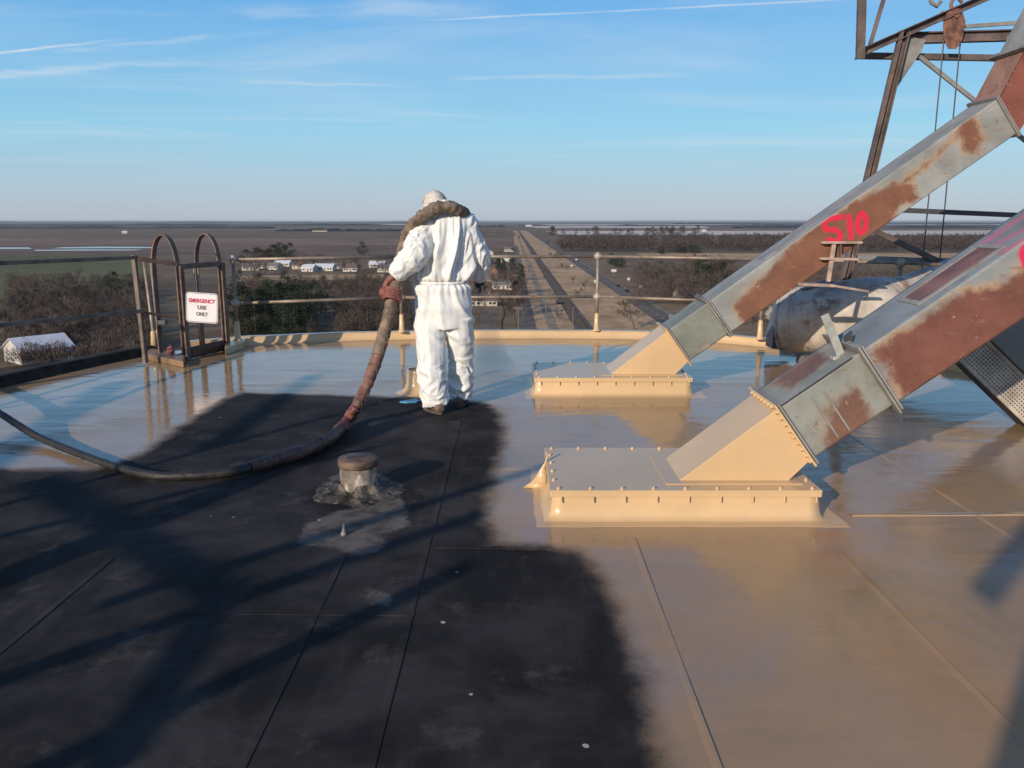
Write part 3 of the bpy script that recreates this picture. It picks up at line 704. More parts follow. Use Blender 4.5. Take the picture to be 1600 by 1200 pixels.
def hoop(i, w_, r_add, mt, name):
    p = ax[i]; d = (ax[i+1]-ax[i]).normalized(); u = d.cross(Vector((0, 0, 1))).normalized(); v = u.cross(d)
    vs = []; fs = []; m = 44
    for k in range(m):
        an = 2*math.pi*k/m; e = u*math.cos(an)+v*math.sin(an)*.95
        for a_, b_ in ((-w_, 0), (-w_, r_add), (w_, r_add), (w_, 0)): vs.append(p+d*a_+e*(rr[i]+b_))
    for k in range(m):
        k2 = (k+1) % m
        for j in range(3): fs.append((k*4+j, k*4+j+1, k2*4+j+1, k2*4+j))
    return MB().add(vs, fs).build(name, mt, DU)
hoop(1, .01, .03, M_DUCT, 'rim'); hoop(6, .012, .018, M_DUCT, 'rim'); hoop(30, .012, .018, M_DUCT, 'rim')
MB().prism([W(1222, 470, 9.3), W(1208, 520, 9.3), W(1206, 545, 9.3), W(1240, 548, 9.3), W(1252, 445, 9.3)], (0, .25, 0)).build('end_box', mat('panel with painted blue shade', (.12, .15, .19), .5, 0, .15, 4), DU, bevel=.004)  # dark blue colour paints in the shadow side of the duct
mb = MB(); mb.box((W(1290, 547, 8.95).x, 8.95, .04), (.5, .4, .08)); mb.build('saddle', M_STEEL2, DU, bevel=.004)
mb = MB(); mb.prism([W(1255, 452, 8.9), W(1300, 440, 8.9), W(1350, 447, 8.9), W(1358, 458, 8.9), W(1300, 452, 8.9)], (0, .3, 0)); mb.build('cover_strip', M_STEEL, DU)

# ================================================================ PERFORATED CONVEYOR at right edge
CV = empty('inclined_conveyor', G(1640, 690), label='dark grey inclined conveyor casing with perforated guard at the right edge', cat='conveyor')
M_CVD = mat('conveyor casing', (.17, .165, .16), .5, 0, .12, 2, .1, 40); M_GUARD = mat('guard mesh', (.38, .33, .28), .6, .0, .2, 6, .2, 60)
ga = W(1430, 490, 6.1); gb = W(1690, 742, 5.9); dv = (gb-ga).normalized(); nv = Vector((0, -1, 0)).cross(dv).normalized()
if nv.z < 0: nv = -nv
Lg = (gb-ga).length; nA, nB = 74, 9; cw = Lg/nA; ch = .20/nB; mb = MB()
yv = dv.cross(nv).normalized()
for i in range(nA):
    for j in range(nB):
        o_ = ga+dv*i*cw+nv*j*ch; q = [o_, o_+dv*cw, o_+dv*cw+nv*ch, o_+nv*ch]
        cen = (q[0]+q[2])/2; dd = [cen-dv*cw*.36, cen-nv*ch*.26, cen+dv*cw*.36, cen+nv*ch*.26]
        mb.add(q+dd, [(0, 1, 5), (1, 2, 6), (2, 3, 7), (3, 0, 4), (0, 5, 4), (1, 6, 5), (2, 7, 6), (3, 4, 7)])
o = mb.build('perforated_guard', M_GUARD, CV); o.modifiers.new('s', 'SOLIDIFY').thickness = .006
mb = MB(); mb.bar(ga+nv*.212, gb+nv*.212, .03, .024, nv); mb.bar(ga-nv*.012, gb-nv*.012, .03, .024, nv); mb.build('guard_frame', M_GUARD, CV, bevel=.003)
mb = MB(); c0 = ga+Vector((0, .16, 0)); c1 = gb+Vector((0, .16, 0)); mb.bar(c0+nv*.1, c1+nv*.1, .2, .2, nv); mb.build('belt_trough', M_DARK, CV)
mb = MB(); mb.bar(ga+nv*.46+dv*.2+Vector((0, .13, 0)), gb+nv*.46+Vector((0, .13, 0)), .34, .46, nv); mb.build('casing', M_CVD, CV, bevel=.01)
for k in (.25, .5, .75):
    q = ga.lerp(gb, k)+nv*.46; MB().bar(q-nv*.225+Vector((0, -.045, 0)), q+nv*.225+Vector((0, -.045, 0)), .02, .03, dv).build('stiffener', M_CVD, CV)

# ================================================================ RAILS
def radial(p):
    k = near_i(p.x, p.y); d = (OUT[(k+1) % NO]-OUT[k-1]).normalized(); o = Vector((d.y, -d.x, 0))
    return o if (p+o-CEN).length > (p-CEN).length else -o
RAILG = 'guard rail posts round the roof edge'
def post_base(px, py, z=.10): return G(px, py, z)
P_f = [G(372, 532, .1), G(628, 519, .1), G(932, 517, .1), G(1187, 530, .1)]
P_f += [Vector((4.35, 9.25, .1)), Vector((5.2, 7.7, .1))]
labs = ['front guard rail with pipe posts from the ladder opening to the right', '']
RL = empty('guard_rail', P_f[2], label='pale pipe guard rail running behind the sprayer along the far roof edge', cat='railing')
def post(R, b, ht, r=.021, mt=M_RAIL, lean=Vector((0, 0, 0))):
    b = Vector(b); tp = b+Vector((0, 0, ht))+lean
    q = MB().tube([b, tp], r, 12).build('post', mt, R, smooth=True)
    sl = MB(); sl.tube([b, b+Vector((0, 0, .012)), b+Vector((0, 0, .03)), b+Vector((0, 0, .2)), b+Vector((0, 0, .24))], [.055, .055, .036, .03, .024], 12)
    sl.build('coated_foot', M_PAINT, R, smooth=True)
    return tp
def fitting(R, p, d, mt=M_RAIL):
    d = d.normalized(); mb = MB(); mb.tube([p-d*.05, p+d*.05], .031, 12); mb.tube([p-Vector((0, 0, .045)), p+Vector((0, 0, .05))], .031, 12)
    return mb.build('fitting', mt, R, smooth=True)
M_FIT = mat('pale cast fitting', (.44, .38, .31), .5, .2, .15, 14)
for i, b in enumerate(P_f):
    post(RL, b, 1.05)
    nx = P_f[min(i+1, len(P_f)-1)]; pv = P_f[max(i-1, 0)]; d = nx-pv
    fitting(RL, b+Vector((0, 0, .99)), d, M_FIT); fitting(RL, b+Vector((0, 0, .46)), d, M_FIT)
for i in range(len(P_f)-1):
    for z in (.99, .46):
        MB().tube([P_f[i]+Vector((0, 0, z)), P_f[i+1]+Vector((0, 0, z))], .020, 10).build('top_rail' if z > .8 else 'mid_rail', M_RAIL, RL, smooth=True)
# left rail
LB = [G(228, 553, .12), G(0, 590, .12), Vector((-5.42, 5.0, .12)), Vector((-5.6, 2.2, .12)), Vector((-5.62, -.8, .12))]
LB[1] = Vector((-4.98, 7.35, .12))
M_RAIL_SHADE = mat('rail with painted shade', (.165, .125, .10), .55, .1, .25, 5, .3, 60)  # left rail colour darkened to stand in for its shade
RLL = empty('guard_rail', LB[0], label='guard rail at the left edge of the roof, shade painted into its dark brown', cat='railing')
for i, b in enumerate(LB):
    if i: post(RLL, b, 1.06, .022, M_RAIL_SHADE)
LZ = (1.045, .47)
mb = MB(); mb.angle(LB[0]-Vector((0, 0, .1)), LB[0]+Vector((-.03, 0, 1.07)), .04, .04, .006, (0, 1, 0)); mb.build('post', M_RAIL_SHADE, RLL)
for i in range(len(LB)-1):
    for z in LZ:
        MB().bar(LB[i]+Vector((0, 0, z)), LB[i+1]+Vector((0, 0, z)), .03, .04).build('top_rail' if z > .8 else 'mid_rail', M_RAIL_SHADE, RLL, bevel=.004)
# ---- ladder head: two bent grab hoops, gate frame, sign
LD = empty('ladder_head', G(290, 562), label='rusty escape ladder head with two tall hoop grab rails at the left roof edge', cat='ladder')
pL = G(289, 563); pR = G(352, 548)
out = Vector((-.93, .36, 0)).normalized()
def hoop_rail(base, span, apex, shift=0):
    b = base; f = b+out*span
    P = [b+Vector((0, 0, 0)), b+Vector((0, 0, .9)), b+Vector((0, 0, 1.05))]
    for k in range(1, 12):
        a_ = math.pi*k/12; P.append(b+out*(span/2*(1-math.cos(a_)))+Vector((0, 0, 1.05+(apex-1.05)*math.sin(a_))))
    P += [f+Vector((0, 0, 1.05)), f+Vector((0, 0, .5)), f+Vector((0, 0, -.4)), f+Vector((0, 0, -1.8))]
    return P
def flatbar(P, wd, th, name, mt, R, wdir):
    vs = []; fs = []
    for i, p in enumerate(P):
        d = (P[min(i+1, len(P)-1)]-P[max(i-1, 0)]).normalized(); n_ = d.cross(wdir).normalized()
        for a_, b_ in ((-1, -1), (1, -1), (1, 1), (-1, 1)): vs.append(p+wdir*a_*wd/2+n_*b_*th/2)
    for i in range(len(P)-1):
        for k in range(4): fs.append((i*4+k, i*4+(k+1) % 4, (i+1)*4+(k+1) % 4, (i+1)*4+k))
    fs += [(3, 2, 1, 0), tuple(len(vs)-4+k for k in range(4))]
    return MB().add(vs, fs).build(name, mt, R, bevel=.002)
side = Vector((out.y, -out.x, 0))
M_RUSTB = mat('rusty flat bar', (.165, .105, .08), .6, .1, .25, 8, .3, 60, stain=((.30, .22, .16), 5, .60))
flatbar(hoop_rail(pL, .34, 1.40), .065, .016, 'grab_hoop', M_RUSTB, LD, side)
flatbar(hoop_rail(pR, .34, 1.40), .065, .016, 'grab_hoop', M_RUSTB, LD, side)
for P0, nm in ((pL, 'upright'), (pR, 'upright')):
    MB().bar(P0+side*.03, P0+side*.03+Vector((0, 0, 1.06)), .07, .06, side).build(nm, M_RUSTB, LD, bevel=.004)
MB().bar(pL+Vector((0, 0, 1.05)), pR+Vector((0, 0, 1.05)), .04, .06).build('head_bar', M_RUSTB, LD, bevel=.003)
MB().bar(pL+Vector((0, 0, .07)), pR+Vector((0, 0, .07)), .03, .13).build('kick_plate', mat('dark rust plate', (.07, .04, .03), .6, 0, .3, 6), LD, bevel=.003)
pl2 = pL+out*.34; pr2 = pR+out*.34
for z in (-1.5, -1.2, -.9, -.6, -.3, 0.0):
    MB().tube([pl2+Vector((0, 0, z)), pr2+Vector((0, 0, z))], .012, 8).build('rung', M_RUSTB, LD)
# side landing bars between left rail and ladder
MB().bar(LB[0]+Vector((0, 0, 1.03)), pL+Vector((0, 0, 1.08)), .04, .05).build('link_bar', M_RUSTB, LD, bevel=.003)
MB().bar(LB[0]+Vector((0, 0, .46)), pL+Vector((0, 0, .47)), .02, .03).build('link_bar', M_RUSTB, LD, bevel=.002)
MB().box(pL+out*.28+Vector((0, 0, .42)), (.09, .07, .05)).build('latch_box', M_DARK, LD, bevel=.004)
for k, (px, py) in enumerate(((242, 548), (250, 545))):
    b = G(px, py, .02); MB().tube([b, b+Vector((0, 0, .25)), b+Vector((-.04+.02*k, 0, 1.1))], [.030, .022, .018], 10).build('stay_pipe', M_RAIL, LD, smooth=True)
    MB().tube([b-Vector((0, 0, .02)), b+Vector((0, 0, .22)), b+Vector((-.003, 0, .24))], [.045, .032, .024], 10).build('coated_foot', M_PAINT, LD, smooth=True)
b = pR-out*.16+Vector((.0, .05, 0)); 
for k in range(2):
    b = pL.lerp(pR, .42+.10*k)+out*.02; MB().tube([b+Vector((0, 0, .1)), b+Vector((-.01, 0, 1.02))], .010, 8).build('gate_bar', M_RAIL, LD, smooth=True)
MB().prism([G(235, 552, .0), G(290, 566, .0), G(287, 575, 0), G(228, 562, 0)], (0, 0, .07)).build('kerb_end', mat('brown coated kerb', (.24, .15, .09), .5, 0, .2, 5), LD, bevel=.01)
MB().prism([G(352, 556, .0), G(380, 545, .0), G(388, 538, 0), G(352, 545, 0)], (0, 0, .09)).build('kerb_end', M_PAINT, LD, bevel=.01)
mb = MB(); c = G(268, 552, .1)
for _ in range(6): mb.tube([c+Vector((random.uniform(-.04, .04), random.uniform(-.04, .04), random.uniform(-.02, .08))) for _ in range(3)], .02, 6)
mb.build('rag_knot', mat('maroon rag', (.18, .05, .06), .85), LD, smooth=True)
# sign
sc = W(315.5, 481, 9.12); tilt = D2R(-2.5)
SG = empty('warning_sign', sc, label='small white sign reading EMERGENCY USE ONLY hung on the ladder gate', cat='sign')
def rrect(w_, h_, r, y, zc=0, n=5):
    pts = []
    for cx, cz, a0 in ((w_/2-r, h_/2-r, 0), (-w_/2+r, h_/2-r, 90), (-w_/2+r, -h_/2+r, 180), (w_/2-r, -h_/2+r, 270)):
        for k in range(n+1):
            a_ = D2R(a0+90*k/n); pts.append(Vector((cx+r*math.cos(a_), y, cz+r*math.sin(a_)+zc)))
    return pts
SW, SHT = .355, .335
ry = Matrix.Rotation(D2R(4), 3, 'Y')
def place(pts): return [sc+ry @ p for p in pts]
M_SW = mat('sign white', (.72, .68, .70), .4, 0, .05, 8, .02); M_SB = mat('sign border ink', (.16, .12, .15), .5, 0, .05, 8, 0); M_SR = mat('sign red ink', (.50, .05, .10), .5, 0, .05, 8, 0)
MB().prism(place(rrect(SW, SHT, .035, 0)), (0, .003, 0)).build('sign_plate', M_SW, SG)
oo = place(rrect(SW-.012, SHT-.012, .03, -.0015)); ii = place(rrect(SW-.024, SHT-.024, .025, -.0015)); nO = len(oo)
MB().add(oo+ii, [(k, (k+1) % nO, nO+(k+1) % nO, nO+k) for k in range(nO)]).build('sign_border', M_SB, SG)
def text(body, z, size, mt):
    c = bpy.data.curves.new('lettering', 'FONT'); c.body = body; c.size = size; c.align_x = 'CENTER'; c.align_y = 'CENTER'; c.offset = .0022; c.extrude = .0004
    ob = bpy.data.objects.new('lettering', c); COL.objects.link(ob); bpy.context.view_layer.update()
    me = bpy.data.meshes.new_from_object(ob.evaluated_get(bpy.context.evaluated_depsgraph_get())); bpy.data.objects.remove(ob)
    me.materials.clear(); me.materials.append(mt)
    o = bpy.data.objects.new('lettering', me); link(o, SG)
    o.rotation_euler = (math.pi/2, D2R(4), 0); o.location = ry @ Vector((0, -.003, z)); return o
t1 = text('EMERGENCY', .075, .052, M_SR); t1.scale = (1.0, 1.15, 1)
t2 = text('USE', .0, .050, M_SB); t3 = text('ONLY', -.072, .050, M_SB); t2.scale = t3.scale = (1, 1.15, 1)
for o, wt in ((t1, .295), (t2, .10), (t3, .13)):
    k = wt/max(.01, o.dimensions.x if o.dimensions.x else .2)
    xs = [v.co.x for v in o.data.vertices]; o.scale.x = wt/(max(xs)-min(xs))
# ================================================================ VENT PIPES
def ringed(c, prof, n=28, jitter=0.0, seed=0):
    mb = MB(); vs = []; fs = []
    for i, (r, z) in enumerate(prof):
        for k in range(n):
            a_ = 2*math.pi*k/n; rr_ = r*(1+jitter*mn.noise(Vector((math.cos(a_)*2, math.sin(a_)*2, z*9+seed))))
            vs.append(Vector((c[0]+rr_*math.cos(a_), c[1]+rr_*math.sin(a_), z+c[2])))
    for i in range(len(prof)-1):
        for k in range(n): fs.append((i*n+k, i*n+(k+1) % n, (i+1)*n+(k+1) % n, (i+1)*n+k))
    mb.add(vs, fs); return mb
c = G(561, 768); VP = empty('vent_stub', c, label='short rusty capped pipe stub with flaking white paint standing on the black membrane', cat='pipe stub')
ringed(c, [(.105, .0), (.108, .03), (.105, .185), (.10, .19)], 32, .05).build('pipe', mat('flaking stub paint', (.25, .20, .16), .7, 0, .3, 8, .5, 30, stain=((.46, .42, .37), 9, .50)), VP, smooth=True)
ringed(c, [(.105, .160), (.115, .160), (.118, .167), (.117, .200), (.110, .207), (.06, .210), (.0, .211)], 32, .05, 4).build('cap', mat('rust cap', (.13, .08, .06), .7, 0, .35, 10, .6, 30, stain=((.20, .13, .09), 12, .58)), VP, smooth=True)
MB().bar(c+Vector((-.06, -.03, .214)), c+Vector((.06, .04, .214)), .018, .006).build('cap_strip', M_DARK, VP)
ringed(c, [(.25, .0012), (.23, .006), (.20, .005), (.185, .014), (.155, .014), (.125, .03), (.109, .07)], 60, .30, 7).build('collar_flashing', mat('collar mastic', (.085, .075, .065), .75, 0, .4, 9, .9, 22, .15, stain=((.21, .18, .15), 13, .53), bd=.02), VP, smooth=True)
c = G(537, 836); MB().tube([c, c+Vector((0, 0, .012)), c+Vector((0, 0, .02)), c+Vector((.002, 0, .065))], [.016, .015, .009, .004], 10).build('roof_pin', mat('pin grey', (.26, .235, .21), .5), at=c, smooth=True, label='small pale conical pin standing on the grey patch before the rusty stub', cat='pin')
c = G(652, 613); VS = empty('vent_stub', c, label='tan coated flared pipe stub beside the sprayer\'s left leg', cat='pipe stub')
ringed(c, [(.20, .0012), (.15, .012), (.118, .04), (.10, .09), (.092, .17), (.086, .19), (.088, .215), (.078, .218)], 28, .06, 3).build('pipe', M_PAINT, VS, smooth=True)
ringed(c, [(.079, .212), (.05, .205), (0, .203)], 24).build('cap', mat('dull stub cap', (.25, .16, .11), .6), VS, smooth=True)
c = G(633, 628); pts = [c+Vector((x, y, 0)) for x, y in ((-.05, -.04), (.02, -.07), (.10, -.05), (.13, .0), (.07, .07), (.01, .03))]
MB().prism(pts, (.01, 0, .016)).build('blue_rag', mat('blue cloth', (.06, .24, .42), .6, 0, .2, 12, .5, 20), at=c, bevel=.005, label='small blue cloth lying by the sprayer\'s left boot', cat='cloth')

#<PERSON
# ================================================================ SPRAYER
PX = Vector((-.52, 6.70, 0))
PE = empty('person', PX, label='person in white coverall seen from behind, spraying the roof, hose over the shoulders', cat='person')
def remeshed(mb, vox, smooth_it=6, fac=.5):
    me = mb.mesh('tmp', None); o = bpy.data.objects.new('tmp', me); COL.objects.link(o)
    r = o.modifiers.new('r', 'REMESH'); r.mode = 'VOXEL'; r.voxel_size = vox; r.use_smooth_shade = True
    s = o.modifiers.new('s', 'SMOOTH'); s.factor = fac; s.iterations = smooth_it
    bpy.context.view_layer.update()
    m2 = bpy.data.meshes.new_from_object(o.evaluated_get(bpy.context.evaluated_depsgraph_get())); bpy.data.objects.remove(o); return m2
def finish(me, name, mt, parent, base):
    n = len(me.vertices); P = np.empty(n*3, np.float32); me.vertices.foreach_get('co', P); P = P.reshape(-1, 3)-np.array(base, np.float32)
    me.vertices.foreach_set('co', P.ravel()); me.materials.clear(); me.materials.append(mt); me.polygons.foreach_set('use_smooth', [True]*len(me.polygons)); me.update(); me.name = name
    return link(bpy.data.objects.new(name, me), parent)
J = {k: W(*v) for k, v in dict(
    aL=(680, 634, 6.58), kL=(674, 568, 6.60), hL=(672, 500, 6.72), aR=(719, 622, 6.84), kR=(720, 562, 6.80), hR=(716, 500, 6.72),
    sL=(667, 360, 6.74), eL=(647, 400, 6.55), wL=(617, 431, 6.52), sR=(729, 360, 6.76), eR=(749, 402, 6.80), wR=(750, 434, 6.93)).items()}
for k, r_ in (('aL', .0), ('aR', .0)): J[k].z = max(J[k].z, .055)
mb = MB()
def tb(pts, rad, n=16, m=6):
    P = catmull(pts, m); mb.tube(P, [tuple(np.interp(i/(len(P)-1), np.linspace(0, 1, len(rad)), [ (r[k] if hasattr(r, '__len__') else r) for r in rad]) for k in (0, 1)) for i in range(len(P))], n)
tb([J['hL']+Vector((0, 0, .03)), J['hL'].lerp(J['kL'], .5)+Vector((-.005, 0, 0)), J['kL'], J['kL'].lerp(J['aL'], .5)+Vector((.0, -.01, 0)), J['aL']+Vector((0, 0, .01))], [(.135, .128), (.125, .125), (.108, .112), (.112, .112), (.105, .108)])
tb([J['hR']+Vector((0, 0, .03)), J['hR'].lerp(J['kR'], .5)+Vector((.005, 0, 0)), J['kR'], J['kR'].lerp(J['aR'], .5), J['aR']+Vector((0, 0, .01))], [(.135, .125), (.12, .12), (.102, .103), (.105, .103), (.104, .102)])
T = [W(694, 512, 6.72), W(693, 480, 6.72), W(690, 441, 6.72), W(694, 405, 6.73), W(697, 372, 6.75), W(697, 350, 6.77), W(693, 336, 6.81), W(688, 322, 6.86)]
tb(T, [(.15, .22), (.165, .248), (.135, .218), (.165, .242), (.165, .245), (.15, .225), (.11, .15), (.07, .075)], 26)
mb.ell(W(668, 352, 6.76), (.11, .11, .10)); mb.ell(W(727, 352, 6.77), (.11, .11, .10))
tb([J['sL']+Vector((.03, 0, .02)), J['sL'].lerp(J['eL'], .5), J['eL'], J['eL'].lerp(J['wL'], .5), J['wL']], [.115, .118, .115, .095, .066])
tb([J['sR']+Vector((-.03, 0, .02)), J['sR'].lerp(J['eR'], .5), J['eR'], J['eR'].lerp(J['wR'], .6), J['wR']], [.11, .095, .09, .085, .065])
me = remeshed(mb, .0085, 5)
n = len(me.vertices); P = np.empty(n*3, np.float32); me.vertices.foreach_get('co', P); P = P.reshape(-1, 3)
Nv = np.empty(n*3, np.float32); me.vertices.foreach_get('normal', Nv); Nv = Nv.reshape(-1, 3)
bones = [('t', T[0], T[5]), ('l', J['hL'], J['kL']), ('l', J['kL'], J['aL']), ('l', J['hR'], J['kR']), ('l', J['kR'], J['aR']), ('a', J['sL'], J['eL']), ('a', J['eL'], J['wL']), ('a', J['sR'], J['eR']), ('a', J['eR'], J['wR'])]
Rb = [.20, .12, .11, .12, .11, .115, .09, .10, .08]
BD = np.stack([seg_dist(P.astype(float), np.array(a), np.array(b))/r for (_, a, b), r in zip(bones, Rb)]); bi = BD.argmin(0)
ARM = np.clip((np.minimum(BD[0], BD[1:5].min(0))-BD[5:].min(0))*3+.5, 0, 1)
zw = T[2].z; xc = T[2].x; disp = np.zeros(n)
def ridge(v, s=1.0): return 1-min(1, abs(mn.noise(v))*3.0*s)
for i in range(n):
    x, y, z = map(float, P[i]); v = Vector((x, y, z)); d = 0.0; am = float(ARM[i]); tor = 1-am; dz = z-zw
    if am > 0:
        b = bones[5+int(BD[5:, i].argmin())]; ax_ = (b[2]-b[1]).normalized(); al = (v-b[1]).dot(ax_)
        q = v-b[1]-ax_*al; an = math.atan2(q.z*.6+q.y, q.x)
        wp = mn.noise(Vector((x*7, y*7, z*7)))
        d += am*(.015*(ridge(Vector((al*8+1.4*wp+.6*an, an*.8, x)))-.45)+.006*(ridge(Vector((al*19+2*wp, an*1.2, 4)))-.4))
    if tor > 0:
        if dz > -.02:
            k = min(1, max(0, (dz+.02)/.12)); sl = (x-xc)
            u = sl*9.5*(1-.25*dz)-dz*1.6+.5*mn.noise(Vector((x*3, 0, z*3.5)))
            r1 = ridge(Vector((u, z*1.3, 1.3)), .8); r2 = ridge(Vector((u*2.3+3, z*2.4+sl*3, 7)), .9)
            d += tor*k*(.066*(r1-.5)+.018*(r2-.4))
            top_ = min(1, max(0, (z-T[5].z+.05)/.1)); d *= (1-.6*top_)
        g_ = math.exp(-abs(dz)/.07); an = math.atan2(y-T[2].y, (x-xc)*.7)
        d += tor*g_*.008*math.sin(an*23+2.5*mn.noise(Vector((x*5, 1, z*4))))
        d -= tor*.026*math.exp(-(dz/.016)**2)
        d += tor*.012*math.exp(-((dz+.05)/.035)**2)+tor*.014*math.exp(-((dz-.06)/.04)**2)
        if dz < 0 and z > .55:
            k = min(1, -dz/.06)*min(1, (z-.50)/.15)
            cc = (x-xc)*(9-7*min(1, -dz/.45)); 
            d += tor*k*(.018*(ridge(Vector((cc+.6*dz, z*1.6, 11+y*1.5)))-.4)+.008*(ridge(Vector((x*9+z*6, z*3, 2)))-.4))
        if z < .80:
            k = min(1, (.80-z)/.2)
            lo = min(1, max(0, (.52-z)/.2))
            wp = mn.noise(Vector((x*6, y*6, z*6)))
            d += k*(.012*(ridge(Vector((x*6+z*5+wp, y*5, z*5)))-.4)) + lo*(.019*(ridge(Vector((x*5+wp*1.2, y*5, z*8+x*7+wp)))-.42)+.008*(ridge(Vector((x*9, y*9, z*17+wp*2)))-.4))
    disp[i] = d
P2 = P+Nv*disp[:, None].astype(np.float32)
P2[:, 2] = np.maximum(P2[:, 2], .03)
me.vertices.foreach_set('co', P2.ravel()); me.update()
M_SUIT = mat('white coverall', (.70, .70, .69), .62, 0, .02, 5, .25, 55, .35, stain=((.72, .62, .50), 3.2, .66), bd=.003)
_q = NT(M_SUIT.node_tree); _b = _q.N['Principled BSDF']; _g = _q.n('ShaderNodeTexCoord').outputs['Object']
_r = _q.n('ShaderNodeTexNoise', noise_type='RIDGED_MULTIFRACTAL'); _q.put(_r.inputs['Vector'], _q.map(_g, (1, 1, .55), (0, .35, 0))); _r.inputs['Scale'].default_value = 8.5; _r.inputs['Detail'].default_value = 3; _r.inputs['Distortion'].default_value = .6
_q.put(_b.inputs['Normal'], _q.bump(_r.outputs['Fac'], .9, .016, _b.inputs['Normal'].links[0].from_socket))
finish(me, 'coverall', M_SUIT, PE, PX)
# cuffs of the sleeves, hem rings
def cuff(c, d, r, nm):
    d = d.normalized(); MB().tube([c-d*.03, c-d*.01, c+d*.012, c+d*.014], [(r*.95, r*.95), (r*1.06, r*1.06), (r, r), (r*.8, r*.8)], 20).build(nm, M_SUIT, PE, smooth=True)
cuff(J['wL'], J['wL']-J['eL'], .058, 'cuff'); cuff(J['wR'], J['wR']-J['eR'], .056, 'cuff')
# waist elastic
mb = MB(); vs = []; fs = []; m_ = 60
for k in range(m_):
    a_ = 2*math.pi*k/m_; w_ = .985+.02*math.sin(a_*19)+.012*math.sin(a_*31+1)
    for zz, e in ((-.009+.003*math.sin(a_*7), 0), (-.006, .003), (.007, .003), (.009+.002*math.sin(a_*5), 0)): vs.append(T[2]+Vector((math.cos(a_)*(.212*w_+e), math.sin(a_)*(.129*w_+e), zz)))
for k in range(m_):
    for j in range(3): fs.append((k*4+j, k*4+j+1, ((k+1) % m_)*4+j+1, ((k+1) % m_)*4+j))
mb.add(vs, fs).build('waist_elastic', M_SUIT, PE, smooth=True)
# head with face, turned down
HC = W(680, 322, 6.87); tiltM = Matrix.Rotation(D2R(-24), 3, 'X')
M_SKIN = mat('skin', (.30, .17, .12), .5, 0, .06, 9, .1)
mb = MB(); mb.ell(HC, (.078, .098, .115), 20, 14, tiltM); mb.ell(HC+tiltM @ Vector((0, .045, -.055)), (.055, .055, .06), 14, 10, tiltM)
mb.ell(HC+tiltM @ Vector((0, .102, -.015)), (.014, .02, .028), 10, 8, tiltM)
for s_ in (-1, 1): mb.ell(HC+tiltM @ Vector((s_*.079, .0, -.01)), (.012, .022, .034), 10, 8, tiltM)
mb.tube([HC+Vector((0, -.03, -.07)), HC+Vector((0, -.05, -.16))], [.055, .06], 14)
finish(remeshed(mb, .006, 3), 'head', M_SKIN, PE, PX)
for s_ in (-1, 1): MB().ell(HC+tiltM @ Vector((s_*.03, .088, .012)), (.013, .008, .009), 10, 6, tiltM).build('eye', mat('eye white', (.7, .68, .65), .3, 0, 0, 5, 0), PE, smooth=True)
MB().ell(HC+tiltM @ Vector((0, .093, -.058)), (.022, .006, .007), 10, 6, tiltM).build('mouth', mat('lips', (.24, .10, .09), .5, 0, 0, 5, 0), PE, smooth=True)
M_HOOD = mat('grey beige cap', (.56, .50, .45), .8, 0, .08, 14, .4, 50)
mb = MB(); mb.ell(HC+Vector((0, -.008, .012)), (.098, .115, .118), 28, 18, tiltM); o = mb.build('hood', M_HOOD, PE, smooth=True)
for v in o.data.vertices:
    q = v.co+PX-HC; loc_ = tiltM.inverted() @ q
    if loc_.y > .035: v.co = PX*-1+HC+tiltM @ Vector((loc_.x*.98, .035-(loc_.y-.035)*.12, loc_.z*.98))
    v.co += q.normalized()*.007*mn.noise(Vector((q.x*18, q.y*18, q.z*30)))
for zc_, rr_ in ((.045, .093), (.015, .101)):
    MB().tube([HC+Vector((0, -.008, .012))+tiltM @ Vector((rr_*math.sin(a_), -rr_*1.13*math.cos(a_), zc_)) for a_ in np.linspace(-1.7, 1.7, 22)], .0035, 6).build('cap_seam', M_HOOD, PE, smooth=True)
P_ = [HC+tiltM @ Vector((.095*math.sin(a_), -.10*math.cos(a_)*.95-.002, -.035)) for a_ in np.linspace(-1.9, 1.9, 20)]
MB().tube(P_, [(.014, .012)]*20, 10).build('cap_rim', M_SUIT, PE, smooth=True)
mb = MB(); mb.tube(catmull([W(655, 345, 6.66), W(668, 326, 6.68), W(686, 318, 6.70), W(706, 320, 6.70), W(727, 335, 6.70)], 6), [(.035, .03)]*25, 12)
mb.build('collar', M_SUIT, PE, smooth=True)
# shoes
M_SHOE = mat('dusty brown boot', (.16, .115, .085), .7, 0, .2, 12, .4, 40); M_SOLE = mat('boot sole', (.09, .07, .055), .8, 0, .2, 10)
for A, dr in ((J['aL'], Vector((-.52, .86, 0))), (J['aR'], Vector((.12, 1, 0)))):
    dr.normalize(); sd_ = Vector((dr.y, -dr.x, 0)); c = Vector((A.x, A.y, 0))
    mb = MB(); Pf = [c-dr*.115, c-dr*.09, c-dr*.02, c+dr*.06, c+dr*.15, c+dr*.19]
    for i, q in enumerate(Pf): q.z = (.05, .055, .07, .058, .045, .038)[i]
    mb.tube(catmull(Pf, 4), [tuple(np.interp(i/20, np.linspace(0, 1, 6), a_) for a_ in ([.03, .048, .052, .052, .048, .02], [.03, .045, .058, .045, .034, .018])) for i in range(21)], 18)
    mb.tube([c-dr*.03+Vector((0, 0, .05)), c-dr*.03+Vector((0, 0, .16))], .055, 16)
    finish(remeshed(mb, .008, 4), 'boot', M_SHOE, PE, PX)
    pts = []
    for a_ in np.linspace(0, 2*math.pi, 28, endpoint=False):
        l_ = .16*math.cos(a_); w_ = .052*math.sin(a_)*(1+.18*math.cos(a_)); pts.append(c+dr*(l_+.038)+sd_*w_+Vector((0, 0, .003)))
    MB().prism(pts, (0, 0, .022)).build('boot_sole', M_SOLE, PE, bevel=.003)
